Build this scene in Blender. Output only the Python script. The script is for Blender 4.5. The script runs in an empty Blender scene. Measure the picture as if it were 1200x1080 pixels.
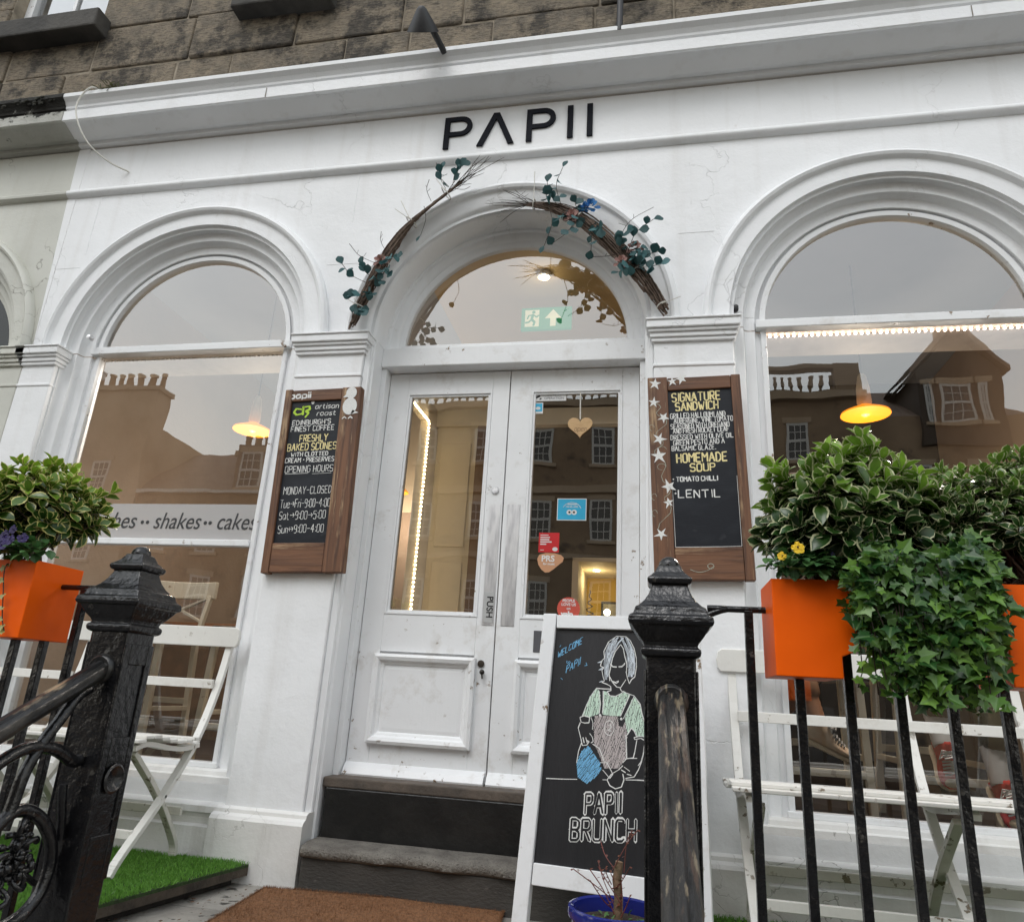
import bpy, bmesh, math, random
from mathutils import Vector, Matrix, noise
random.seed(7)
R = math.radians
SC = bpy.context.scene
COL = SC.collection
# ------------------------------------------------------------------ camera
cam = bpy.data.cameras.new('camera'); camo = bpy.data.objects.new('camera', cam); COL.objects.link(camo)
_r = ((0.98103, 0.00588, -0.19378), (0.18558, -0.31746, 0.92993), (0.05605, 0.94825, 0.31253))
camo.matrix_world = Matrix([[_r[i][0], _r[i][1], -_r[i][2], (0.789, -3.4, 0.415)[i]] for i in range(3)] + [[0, 0, 0, 1]])
cam.sensor_width = 36; cam.sensor_fit = 'HORIZONTAL'; cam.lens = 837/1200*36
cam.clip_start = 0.02; cam.clip_end = 500
SC.camera = camo
# ------------------------------------------------------------------ sky, sun, exposure
W = bpy.data.worlds.new('World'); SC.world = W; W.use_nodes = True
wn = W.node_tree; wn.nodes.clear()
sky = wn.nodes.new('ShaderNodeTexSky'); sky.sky_type = 'NISHITA'; sky.sun_disc = False
sky.sun_elevation = R(52); sky.sun_rotation = R(200); sky.dust_density = 0.8; sky.air_density = 2.5; sky.ozone_density = 1.0
hs = wn.nodes.new('ShaderNodeHueSaturation'); hs.inputs['Saturation'].default_value = 0.27
bg = wn.nodes.new('ShaderNodeBackground'); bg.inputs['Strength'].default_value = 0.15
wo = wn.nodes.new('ShaderNodeOutputWorld')
wn.links.new(sky.outputs[0], hs.inputs['Color']); wn.links.new(hs.outputs[0], bg.inputs['Color']); wn.links.new(bg.outputs[0], wo.inputs['Surface'])
sl = bpy.data.lights.new('sun', 'SUN'); sl.energy = .5; sl.angle = R(24); sl.color = (1.0, 0.98, 0.96)
so = bpy.data.objects.new('sun', sl); COL.objects.link(so); so.rotation_euler = (R(38), 0, R(-20)); so.location = (0, -8, 12)
SC.view_settings.view_transform = 'Standard'; SC.view_settings.look = 'None'
SC.view_settings.exposure = 0.68; SC.view_settings.gamma = 1.0
SC.cycles.max_bounces = 10; SC.cycles.transparent_max_bounces = 12; SC.cycles.caustics_reflective = False
# ------------------------------------------------------------------ helpers
class MB:
    def __init__(s): s.v = []; s.f = []; s.uv = {}; s.t = {}
    def add(s, vs, fs, uv=None, tint=None):
        b = len(s.v); s.v += [tuple(p) for p in vs]
        for i, f in enumerate(fs):
            k = len(s.f); s.f.append(tuple(b+j for j in f))
            if uv: s.uv[k] = [uv[j] for j in f]
            if tint is not None: s.t[k] = tint
        return s
    def box(s, x0, x1, y0, y1, z0, z1):
        return s.add([(x0,y0,z0),(x1,y0,z0),(x1,y1,z0),(x0,y1,z0),(x0,y0,z1),(x1,y0,z1),(x1,y1,z1),(x0,y1,z1)],
              [(0,3,2,1),(4,5,6,7),(0,1,5,4),(1,2,6,5),(2,3,7,6),(3,0,4,7)])
    def bar(s, a, b, w, h, up=(0,0,1)):
        a = Vector(a); b = Vector(b); d = (b-a).normalized(); u = Vector(up)
        if abs(d.dot(u)) > .98: u = Vector((1,0,0))
        r = d.cross(u).normalized()*w/2; u = r.normalized().cross(d).normalized()*h/2
        vs = [a-r-u, a+r-u, a+r+u, a-r+u, b-r-u, b+r-u, b+r+u, b-r+u]
        return s.add(vs, [(0,3,2,1),(4,5,6,7),(0,1,5,4),(1,2,6,5),(2,3,7,6),(3,0,4,7)])
    def tube(s, pts, rad, n=8, cap=True, sq=1.0):
        pts = [Vector(p) for p in pts]; rr = rad if isinstance(rad, (list, tuple)) else [rad]*len(pts)
        rings = []; prev = None
        for i, p in enumerate(pts):
            d = (pts[min(i+1, len(pts)-1)] - pts[max(i-1, 0)])
            d = d.normalized() if d.length > 1e-9 else Vector((0,0,1))
            if prev is None:
                u = Vector((0,0,1)) if abs(d.z) < .9 else Vector((1,0,0)); r = d.cross(u).normalized()
            else:
                r = (prev - d*prev.dot(d)); r = r.normalized() if r.length > 1e-6 else d.orthogonal().normalized()
            prev = r; u = r.cross(d)
            rings.append([p + r*math.cos(2*math.pi*k/n)*rr[i] + u*math.sin(2*math.pi*k/n)*rr[i]*sq for k in range(n)])
        vs = [q for g in rings for q in g]; fs = []
        for i in range(len(rings)-1):
            for k in range(n):
                a = i*n+k; b = i*n+(k+1)%n; fs.append((a, b, b+n, a+n))
        if cap: fs.append(tuple(range(n-1, -1, -1))); fs.append(tuple(range((len(rings)-1)*n, len(rings)*n)))
        return s.add(vs, fs)
    def lathe(s, prof, c=(0,0,0), n=24, rot=0, sx=1, sy=1):
        c = Vector(c); vs = []; fs = []
        for r, z in prof:
            for k in range(n):
                a = 2*math.pi*k/n + rot; vs.append(c + Vector((r*math.cos(a)*sx, r*math.sin(a)*sy, z)))
        m = len(prof)
        for i in range(m-1):
            for k in range(n):
                a = i*n+k; b = i*n+(k+1)%n; fs.append((a, b, b+n, a+n))
        if prof[0][0] > 1e-4: fs.append(tuple(range(n-1, -1, -1)))
        if prof[-1][0] > 1e-4: fs.append(tuple(range((m-1)*n, m*n)))
        return s.add(vs, fs)
    def square(s, prof, c):          # stacked square mouldings: (half width, z)
        return s.lathe([(h*math.sqrt(2), z) for h, z in prof], c, 4, math.pi/4)
    def sphere(s, c, r, n=10, m=7, sc=(1,1,1)):
        vs = []; fs = []; c = Vector(c)
        for i in range(m+1):
            t = math.pi*i/m
            for k in range(n):
                a = 2*math.pi*k/n; vs.append(c + Vector((r*math.sin(t)*math.cos(a)*sc[0], r*math.sin(t)*math.sin(a)*sc[1], r*math.cos(t)*sc[2])))
        for i in range(m):
            for k in range(n):
                a = i*n+k; b = i*n+(k+1)%n; fs.append((a, a+n, b+n, b))
        return s.add(vs, fs)
    def extr_x(s, prof, x0, x1, cap=True):       # (y,z) profile swept along x
        n = len(prof); k = max(1, int((x1-x0)/.25)); vs = []; fs = []
        for j in range(k+1):
            x = x0+(x1-x0)*j/k; vs += [(x, y, z) for y, z in prof]
        for j in range(k):
            for i in range(n-1):
                a = j*n+i; fs.append((a, a+n, a+n+1, a+1))
        if cap: fs.append(tuple(range(n))); fs.append(tuple(range((k+1)*n-1, k*n-1, -1)))
        return s.add(vs, fs)
    def arch(s, prof, cx, zc, zb, n=56):        # (r,y) profile swept round an arch and down its jambs to zb
        m = len(prof); st = []
        nj = max(1, int((zc-zb)/.3)) if zb < zc-.001 else 0
        for j in range(nj): st.append((0, zb+(zc-zb)*j/nj))
        for j in range(n+1): st.append((math.pi*(1-j/n), None))
        for j in range(nj-1, -1, -1): st.append((1, zb+(zc-zb)*j/nj))
        vs = []
        for t, z in st:
            for r, y in prof:
                if z is None: vs.append((cx+r*math.cos(t), y, zc+r*math.sin(t)))
                else: vs.append((cx-r if t == 0 else cx+r, y, z))
        fs = []
        for i in range(len(st)-1):
            for k in range(m-1):
                a = i*m+k; fs.append((a, a+1, a+m+1, a+m))
        return s.add(vs, fs)
    def jamb(s, prof, cx, z1, z0, sd):
        n = 10; m = len(prof); vs = [(cx+sd*r, y, z0+(z1-z0)*j/n) for j in range(n+1) for r, y in prof]
        return s.add(vs, [(j*m+k, j*m+k+1, (j+1)*m+k+1, (j+1)*m+k) for j in range(n) for k in range(m-1)])
    def poly_y(s, pts, y0, y1):     # (x,z) outline given real thickness y0..y1
        n = len(pts); vs = [(x, y0, z) for x, z in pts]+[(x, y1, z) for x, z in pts]
        fs = [tuple(range(n)), tuple(range(2*n-1, n-1, -1))]
        for i in range(n): j = (i+1) % n; fs.append((i, i+n, j+n, j))
        return s.add(vs, fs)
    def build(s, name, mat, parent=None, smooth=None, bevel=0, sub=0, seg=2, world=True):
        me = bpy.data.meshes.new(name); me.from_pydata(s.v, [], s.f)
        if s.uv:
            ul = me.uv_layers.new(name='UVMap')
            for k, poly in enumerate(me.polygons):
                if k in s.uv:
                    for li, q in zip(poly.loop_indices, s.uv[k]): ul.data[li].uv = q
        if s.t:
            at = me.attributes.new('tint', 'FLOAT', 'FACE')
            for k, v in s.t.items(): at.data[k].value = v
        o = bpy.data.objects.new(name, me); COL.objects.link(o)
        me.materials.append(mat)
        if smooth is not None:
            me.shade_smooth()
            if smooth < 180: me.set_sharp_from_angle(angle=R(smooth))
        me.validate()
        if bevel:
            b = o.modifiers.new('bevel', 'BEVEL'); b.width = bevel; b.segments = seg; b.limit_method = 'ANGLE'; b.angle_limit = R(35)
        if sub:
            b = o.modifiers.new('sub', 'SUBSURF'); b.levels = sub; b.render_levels = sub
        if parent:
            o.parent = parent
            if parent.type == 'EMPTY' and world and not any(parent.rotation_euler): o.location = -parent.location
        return o
def fixn(o):        # consistent outward normals
    bm = bmesh.new(); bm.from_mesh(o.data); bmesh.ops.recalc_face_normals(bm, faces=bm.faces); bm.to_mesh(o.data); bm.free(); return o
def tag(o, label=None, cat=None, group=None, kind=None):
    if label: o['label'] = label
    if cat: o['category'] = cat
    if group: o['group'] = group
    if kind: o['kind'] = kind
    return o
def thing(name, label, cat, loc=(0,0,0), group=None, rot=(0,0,0)):
    o = bpy.data.objects.new(name, None); COL.objects.link(o); o.location = loc; o.rotation_euler = rot
    o.empty_display_size = .1
    return tag(o, label, cat, group)
def copy_tree(o, parent=None):
    c = o.copy(); COL.objects.link(c)
    if parent: c.parent = parent
    for ch in [q for q in o.children]: copy_tree(ch, c)
    return c
def spline(pts, n=8):
    P = [Vector(p) for p in pts]; P = [P[0]*2-P[1]]+P+[P[-1]*2-P[-2]]; out = []
    for i in range(1, len(P)-2):
        for k in range(n):
            t = k/n; a, b, c, d = P[i-1:i+3]
            out.append(.5*((2*b)+(c-a)*t+(2*a-5*b+4*c-d)*t*t+(3*b-a-3*c+d)*t**3))
    out.append(P[-2]); return out
# ------------------------------------------------------------------ materials
def nd(nt, typ, ins=None, **pr):
    n = nt.nodes.new(typ)
    for k, v in pr.items(): setattr(n, k, v)
    for k, v in (ins or {}).items():
        if isinstance(v, bpy.types.NodeSocket): nt.links.new(v, n.inputs[k])
        else: n.inputs[k].default_value = v
    return n
def c4(c): return (c[0], c[1], c[2], 1)
def newmat(name):
    m = bpy.data.materials.new(name); m.use_nodes = True; nt = m.node_tree; nt.nodes.clear()
    out = nd(nt, 'ShaderNodeOutputMaterial'); p = nd(nt, 'ShaderNodeBsdfPrincipled'); nt.links.new(p.outputs[0], out.inputs[0])
    tc = nd(nt, 'ShaderNodeTexCoord'); return m, nt, p, tc.outputs['Object']
def stretch(nt, vec, s): return nd(nt, 'ShaderNodeMapping', {'Vector': vec, 'Scale': s}).outputs[0]
def noi(nt, vec, scale, detail=6, rough=.55, dist=0):
    return nd(nt, 'ShaderNodeTexNoise', {'Vector': vec, 'Scale': scale, 'Detail': detail, 'Roughness': rough, 'Distortion': dist}).outputs['Fac']
def rng(nt, v, a, b, c=0., d=1.): return nd(nt, 'ShaderNodeMapRange', {'Value': v, 'From Min': a, 'From Max': b, 'To Min': c, 'To Max': d}).outputs[0]
def mixc(nt, f, a, b):
    n = nt.nodes.new('ShaderNodeMix'); n.data_type = 'RGBA'
    for k, v in ((0, f), (6, a), (7, b)):
        if isinstance(v, bpy.types.NodeSocket): nt.links.new(v, n.inputs[k])
        else: n.inputs[k].default_value = v if k == 0 else c4(v)
    return n.outputs[2]
def mth(nt, op, a, b=0.):
    n = nd(nt, 'ShaderNodeMath', operation=op)
    for i, v in enumerate((a, b)):
        if isinstance(v, bpy.types.NodeSocket): nt.links.new(v, n.inputs[i])
        else: n.inputs[i].default_value = v
    return n.outputs[0]
def bump(nt, p, hs, dist=.01, strength=1.):
    n = None
    for h, d in hs:
        b = nd(nt, 'ShaderNodeBump', {'Height': h, 'Distance': d, 'Strength': strength})
        if n: nt.links.new(n.outputs[0], b.inputs['Normal'])
        n = b
    nt.links.new(n.outputs[0], p.inputs['Normal'])
def pm(name, a, b=None, rough=.6, ns=6, lo=.4, hi=.65, bs=None, bd=.002, st=(1,1,1), metal=0, det=6, c=None, cs=20, clo=.6, chi=.7, spec=.5, coat=0):
    """one paint / stone / wood: colour a, patches of b, spots of c, optional bump"""
    m, nt, p, v = newmat(name); v = stretch(nt, v, st)
    col = mixc(nt, rng(nt, noi(nt, v, ns, det), lo, hi), a, b if b else tuple(q*.85 for q in a))
    if c: col = mixc(nt, rng(nt, noi(nt, v, cs, 5), clo, chi), col, c)
    nt.links.new(col, p.inputs['Base Color']); p.inputs['Roughness'].default_value = rough; p.inputs['Metallic'].default_value = metal
    p.inputs['Specular IOR Level'].default_value = spec; p.inputs['Coat Weight'].default_value = coat
    if bs: bump(nt, p, [(noi(nt, v, bs, 5), bd)])
    return m
def emis(name, c, s):
    m, nt, p, v = newmat(name); p.inputs['Base Color'].default_value = c4(c)
    p.inputs['Emission Color'].default_value = c4(c); p.inputs['Emission Strength'].default_value = s; return m
def m_stucco(name, a, b, dirt, dirtamt=.5, crack=.13, cscale=1.1, cw=1.):
    m, nt, p, v = newmat(name)
    col = mixc(nt, rng(nt, noi(nt, v, 1.3, 8), .35, .7), a, b)
    spots = mth(nt, 'MULTIPLY', rng(nt, noi(nt, v, 14, 8, .7), .62, .74), rng(nt, noi(nt, v, 1.9, 3), .45, .65))
    col = mixc(nt, mth(nt, 'MULTIPLY', spots, dirtamt), col, dirt)
    streak = mth(nt, 'MULTIPLY', rng(nt, noi(nt, stretch(nt, v, (9, 9, .5)), 1.0, 6), .55, .8), .4*dirtamt)
    col = mixc(nt, streak, col, dirt)
    dv = nd(nt, 'ShaderNodeVectorMath', {0: v, 1: nd(nt, 'ShaderNodeTexNoise', {'Vector': v, 'Scale': 3.0, 'Detail': 5.0}).outputs['Color']}, operation='ADD').outputs[0]
    vo = nd(nt, 'ShaderNodeTexVoronoi', {'Vector': dv, 'Scale': cscale}, feature='DISTANCE_TO_EDGE').outputs['Distance']
    ck = mth(nt, 'MULTIPLY', rng(nt, vo, .0015*cw, .006*cw, 1, 0), rng(nt, noi(nt, v, 1.1, 2), .5, .62))
    col = mixc(nt, mth(nt, 'MULTIPLY', ck, crack), col, (.16, .14, .12))
    nt.links.new(col, p.inputs['Base Color']); p.inputs['Roughness'].default_value = .5
    bump(nt, p, [(noi(nt, v, 5, 4), .012), (noi(nt, v, 45, 5, .7), .0025), (mth(nt, 'MULTIPLY', ck, -1), .004)], strength=.6)
    return m
def m_moss():
    m, nt, p, v = newmat('mould_blackened_paint'); z = nd(nt, 'ShaderNodeSeparateXYZ', {0: v}).outputs[2]
    base = mixc(nt, rng(nt, noi(nt, v, 2, 6), .35, .7), (.56, .56, .52), (.42, .42, .38)); k = mth(nt, 'ADD', noi(nt, stretch(nt, v, (1, 1, 1.6)), 5, 9, .7), rng(nt, z, 3.9, 4.12, -.14, .24))
    col = mixc(nt, rng(nt, k, .53, .58), base, (.016, .015, .012)); nt.links.new(col, p.inputs['Base Color']); p.inputs['Roughness'].default_value = .8; bump(nt, p, [(k, .03), (noi(nt, v, 40, 5), .004)]); return m
def m_chippaint(name, a, wood, lo=.63, sc=18):
    m, nt, p, v = newmat(name)
    n1 = mth(nt, 'MULTIPLY', rng(nt, noi(nt, v, sc, 8, .65), lo, lo+.03), rng(nt, noi(nt, v, 2.3, 3), .42, .56))
    gr = noi(nt, stretch(nt, v, (30, 30, 2.)), 2, 6)
    col = mixc(nt, rng(nt, noi(nt, v, 2, 5), .35, .7), a, tuple(q*.93 for q in a))
    col = mixc(nt, mth(nt, 'MULTIPLY', rng(nt, noi(nt, v, 7, 7, .7), .55, .72), .34), col, (.42, .37, .3))
    col = mixc(nt, n1, col, wood)
    nt.links.new(col, p.inputs['Base Color']); p.inputs['Roughness'].default_value = .42
    bump(nt, p, [(noi(nt, v, 8, 4), .004), (gr, .0012), (mth(nt, 'MULTIPLY', n1, -1), .0015)], strength=.7)
    return m
def m_ashlar():
    m, nt, p, v = newmat('weathered_ashlar')
    at = nd(nt, 'ShaderNodeAttribute', attribute_name='tint').outputs['Fac']
    base = mixc(nt, rng(nt, at, 0, 1), (.235, .195, .145), (.15, .13, .105))
    base = mixc(nt, rng(nt, noi(nt, v, 6, 8, .7), .42, .72), base, (.38, .31, .22))
    tool = noi(nt, stretch(nt, v, (13, 13, 62)), 1.3, 7, .75)
    soot = mth(nt, 'ADD', rng(nt, noi(nt, v, 2.2, 10, .72), .5, .57), mth(nt, 'MULTIPLY', rng(nt, at, .72, .8), .8))
    soot = mth(nt, 'MINIMUM', soot, 1.0)
    col = mixc(nt, mth(nt, 'MULTIPLY', soot, rng(nt, tool, .35, .6, .5, .97)), base, (.022, .02, .018))
    col = mixc(nt, mth(nt, 'MULTIPLY', rng(nt, tool, .5, .6), .62), col, (.05, .042, .033))
    nt.links.new(col, p.inputs['Base Color']); p.inputs['Roughness'].default_value = .9
    bump(nt, p, [(noi(nt, v, 7, 8, .7), .05), (tool, .02)], strength=.8)
    return m
def m_wood(name, a, b, scuff=None, axis='z', rough=.6):
    m, nt, p, v = newmat(name)
    st = (28, 28, 1.6) if axis == 'z' else (1.6, 28, 28)
    g = noi(nt, stretch(nt, v, st), 1.6, 8, .6, .6)
    col = mixc(nt, rng(nt, g, .35, .65), a, b)
    if scuff:
        s = mth(nt, 'MULTIPLY', rng(nt, noi(nt, stretch(nt, v, tuple(q*.45 for q in st)), 1.8, 9, .75), .54, .62), rng(nt, noi(nt, v, 5, 3), .42, .6))
        col = mixc(nt, mth(nt, 'MULTIPLY', s, .8), col, scuff)
    nt.links.new(col, p.inputs['Base Color']); p.inputs['Roughness'].default_value = rough
    bump(nt, p, [(g, .003)]); return m
def m_glass(name='window_glass', k=3.0, add=.06, tint=(.94, .96, .95)):
    m, nt, p, v = newmat(name); nt.nodes.remove(p)
    fr = nd(nt, 'ShaderNodeFresnel', {'IOR': 1.52}).outputs[0]
    fac = nd(nt, 'ShaderNodeMath', {0: mth(nt, 'MULTIPLY', fr, k), 1: add}, operation='ADD', use_clamp=True).outputs[0]
    t = nd(nt, 'ShaderNodeBsdfTransparent', {'Color': c4(tint)}); bn = nd(nt, 'ShaderNodeBump', {'Height': noi(nt, v, 1.7, 2), 'Distance': .004, 'Strength': .35})
    g = nd(nt, 'ShaderNodeBsdfGlossy', {'Roughness': 0.0, 'Color': (1, 1, 1, 1), 'Normal': bn.outputs[0]})
    mx = nd(nt, 'ShaderNodeMixShader', {0: fac, 1: t.outputs[0], 2: g.outputs[0]})
    nt.links.new(mx.outputs[0], [n for n in nt.nodes if n.type == 'OUTPUT_MATERIAL'][0].inputs[0]); return m
def m_leaf(name, mid, edge=None, new=None, ew=.72, rough=.35, vein=None):
    m, nt, p, v = newmat(name)
    at = nd(nt, 'ShaderNodeAttribute', attribute_name='tint').outputs['Fac']
    uv = nd(nt, 'ShaderNodeTexCoord').outputs['UV']; sx = nd(nt, 'ShaderNodeSeparateXYZ', {0: uv}).outputs
    n1 = noi(nt, v, 60, 4)
    col = mixc(nt, rng(nt, at, 0, 1), mid, new or tuple(q*1.5 for q in mid))
    col = mixc(nt, rng(nt, n1, .35, .7, 0, .35), col, tuple(q*.6 for q in mid))
    if vein: col = mixc(nt, mth(nt, 'MULTIPLY', rng(nt, sx[0], .0, .16, 1, 0), .6), col, vein)
    if edge:
        e = mth(nt, 'ADD', sx[0], mth(nt, 'MULTIPLY', mth(nt, 'SUBTRACT', n1, .5), .5))
        col = mixc(nt, rng(nt, e, ew-.04, ew+.06), col, edge)
    nt.links.new(col, p.inputs['Base Color']); p.inputs['Roughness'].default_value = rough
    tr = nd(nt, 'ShaderNodeBsdfTranslucent', {'Color': col}); mx = nd(nt, 'ShaderNodeMixShader', {0: .22, 1: p.outputs[0], 2: tr.outputs[0]})
    nt.links.new(mx.outputs[0], [n for n in nt.nodes if n.type == 'OUTPUT_MATERIAL'][0].inputs[0]); return m
WHITE = m_stucco('white_masonry_paint', (.855, .865, .88), (.80, .81, .82), (.42, .37, .31))
PLINTH = m_stucco('scuffed_plinth_paint', (.82, .82, .81), (.68, .665, .63), (.3, .26, .21), .9, .75, 2.3, 1.5)
GREYW = m_stucco('aged_cream_paint', (.60, .60, .545), (.5, .5, .45), (.3, .25, .16), .6, .6)
MOSSY = m_moss()
WOODW = m_chippaint('white_joinery_paint', (.84, .85, .86), (.22, .15, .09))
FURN = m_chippaint('white_furniture_paint', (.74, .73, .69), (.2, .16, .11), .6, 22)
FURNG = m_chippaint('darker_chipped_furniture_paint', (.60, .59, .53), (.16, .14, .09), .56, 20)  # darker, more chipped tone for the crossing legs and rear stretcher
ASH = m_ashlar()
MORTAR = pm('lime_mortar', (.36, .31, .24), (.2, .17, .13), .95, 9, bs=60, bd=.004)
SILLS = pm('sooty_sill_stone', (.035, .033, .03), (.07, .065, .058), .85, 4, bs=30, bd=.006)
GLASS = m_glass()
DGLASS = m_glass('door_glass', 2.4, .07)
BOARDWOOD = m_wood('reclaimed_brown_wood', (.2, .09, .043), (.075, .033, .018), (.5, .34, .19))
BOARDWOODX = m_wood('reclaimed_brown_wood_rail', (.2, .09, .043), (.075, .033, .018), (.5, .34, .19), axis='x')
SLATE = pm('chalkboard_black', (.006, .008, .013), (.02, .024, .032), .5, 5, .45, .8, bs=60, bd=.0006, spec=.35, st=(1, 1, 2.2), c=(.06, .065, .075), cs=7, clo=.66, chi=.85)
SLATE2 = pm('chalkboard_painted_ply', (.0055, .0055, .0075), (.013, .0125, .015), .5, 2.2, .4, .7, bs=35, bd=.0016, st=(4, 1, .6), c=(.05, .047, .045), cs=5, clo=.68, chi=.85)
def chalk(n, c): return pm(n, c, tuple(q*.3+.012 for q in c), .95, 420, .52, .75, det=3)
CHW = chalk('white_chalk', (.8, .8, .78)); CHY = chalk('cream_chalk', (.86, .74, .38)); CHB = chalk('blue_chalk', (.2, .5, .78))
CHG = chalk('lime_chalk', (.5, .72, .08)); CHM = chalk('mint_chalk', (.66, .84, .70)); CHV = chalk('mauve_chalk', (.56, .50, .49)); CHLB = chalk('pale_blue_chalk', (.68, .74, .8))
IRON = pm('black_gloss_iron_paint', (.005, .005, .006), (.011, .011, .012), .2, 9, bs=30, bd=.006, c=(.07, .066, .058), cs=30, clo=.665, chi=.72, spec=.55)
WORN = pm('worn_handrail_paint', (.009, .009, .009), (.04, .037, .033), .28, 16, .5, .66, 30, .004, (1.6, .45, .45), c=(.3, .23, .15), cs=13, clo=.6, chi=.68)
RUSTY = pm('rust_worn_handrail_paint', (.016, .016, .016), (.06, .04, .03), .45, 20, .54, .62, 60, .006, (2.2, .4, .4), c=(.2, .165, .115), cs=32, clo=.57, chi=.65)
STEEL = pm('brushed_steel', (.82, .82, .83), (.6, .6, .62), .42, 7, metal=1.0, bs=90, bd=.0006, st=(6, 6, 1))
ORANGE = pm('orange_satin_plastic', (.93, .125, .0), (.85, .108, .0), .45, 5, bs=9, bd=.0015, c=(.5, .12, .03), cs=40, clo=.72, chi=.85, spec=.2)
SOIL = pm('potting_soil', (.03, .02, .013), (.055, .04, .027), .95, 60, bs=90, bd=.01)
STONE = pm('grey_step_stone', (.20, .185, .16), (.12, .108, .094), .85, 14, .38, .68, 95, .012, c=(.06, .055, .05), cs=120, clo=.58, chi=.68)
STONED = pm('dark_riser_stone', (.062, .057, .05), (.04, .037, .033), .75, 5, .35, .7, 45, .004, (1, 1, 2), c=(.1, .09, .08), cs=30, clo=.66, chi=.72)
BLACKST = pm('black_painted_riser', (.008, .008, .008), (.018, .017, .016), .4, 8, .45, .75, 40, .003)
PAVE = pm('worn_path_concrete', (.36, .34, .305), (.24, .225, .2), .85, 5, .38, .66, 45, .008, c=(.06, .055, .048), cs=14, clo=.6, chi=.66)
COIR = pm('coir_brown', (.29, .137, .06), (.165, .077, .035), .95, 90, .4, .65, 220, .006)
TURF = m_leaf('artificial_turf_blades', (.11, .29, .035), None, (.25, .5, .09), rough=.55)
TURFB = pm('turf_backing', (.03, .06, .014), (.02, .035, .01), .9, 60, bs=80, bd=.006)
GAPDARK = pm('shadow_gap_black', (.022, .019, .016), (.012, .01, .009), .85, 14, bs=40, bd=.006)  # near-black colour stands for the shadow gap under the turf board
EUON = m_leaf('variegated_leaf', (.026, .075, .016), (.56, .57, .34), (.27, .47, .05), .76, .25)
EUONY = m_leaf('gold_variegated_leaf', (.035, .09, .014), (.6, .56, .2), (.28, .46, .04), .74, .25)
IVYM = m_leaf('ivy_leaf', (.02, .075, .016), None, (.22, .42, .06), rough=.36, vein=(.14, .24, .09))
PANSYL = m_leaf('pansy_leaf', (.045, .13, .04), None, (.1, .22, .06), rough=.5)
EUC = m_leaf('eucalyptus_leaf', (.022, .075, .078), None, (.07, .19, .2), rough=.6)
TWIG = pm('brown_twig', (.15, .105, .078), (.07, .047, .035), .85, 40, bs=120, bd=.002)
DARKTW = pm('dark_thin_twig', (.03, .022, .018), (.05, .035, .025), .85, 40)
PINKF = pm('dusty_pink_petal', (.42, .25, .22), (.33, .19, .17), .8, 40)
BLUEF = pm('blue_petal', (.03, .16, .42), (.05, .24, .5), .7, 40)
TIE = pm('white_nylon_tie', (.72, .7, .64), None, .4)
BLACKM = pm('matt_black_metal', (.014, .014, .016), (.025, .025, .028), .5, 12)
LETTER = pm('black_sign_vinyl', (.012, .013, .018), (.018, .019, .025), .85, 8, spec=.15)
LEDM = emis('warm_led_bead', (1.0, .78, .45), 9.0)
LEDP = emis('pinkish_led_bead', (1.0, .75, .6), 8.0)
BULB = emis('lamp_bulb_glow', (1.0, .72, .32), 14.0)
# ================================================================== ground and street
def struct(name, mb, mat, **k): return tag(mb.build(name, mat, None, **k), kind='structure')
PZ = -.435
g = MB()
for i in range(9):
    for j in range(3):
        x0 = -5.4+i*1.2+.006; y0 = -1.5+j*.52; g.box(x0, x0+1.188, y0, y0+.508, PZ-.12, PZ+random.uniform(-.004, .002))
struct('entrance_path', g, PAVE, bevel=.006)
struct('path_bed', MB().box(-6, 6, -1.52, .3, PZ-.9, PZ-.02), STONED)
st_ = MB()
for k in range(9): st_.box(-.86, .86, -1.53-.29*(k+1), -1.53-.29*k, PZ-.16*(k+1)-.6, PZ-.16*(k+1))
struct('street_steps', st_, STONE, bevel=.008)
BZ = PZ-.16*9-.02
DARKP = pm('dark_paving', (.12, .113, .105), (.08, .075, .07), .7, 3, bs=20, bd=.006)  # paving colour kept dark to weaken its reflection in the lower panes
struct('pavement', MB().box(-60, 60, -7.5, -1.53, BZ-.3, BZ), DARKP)
struct('road', MB().box(-60, 60, -19, -7.5, BZ-.5, BZ-.13), pm('wet_asphalt', (.05, .05, .052), (.035, .035, .036), .7, 20, bs=150, bd=.006))
struct('far_pavement', MB().box(-60, 60, -26, -19, BZ-.3, BZ), DARKP)
struct('ground', MB().add([(-200, -200, BZ-.55), (200, -200, BZ-.55), (200, 60, BZ-.55), (-200, 60, BZ-.55)], [(0, 1, 2, 3)]), PAVE)
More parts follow.
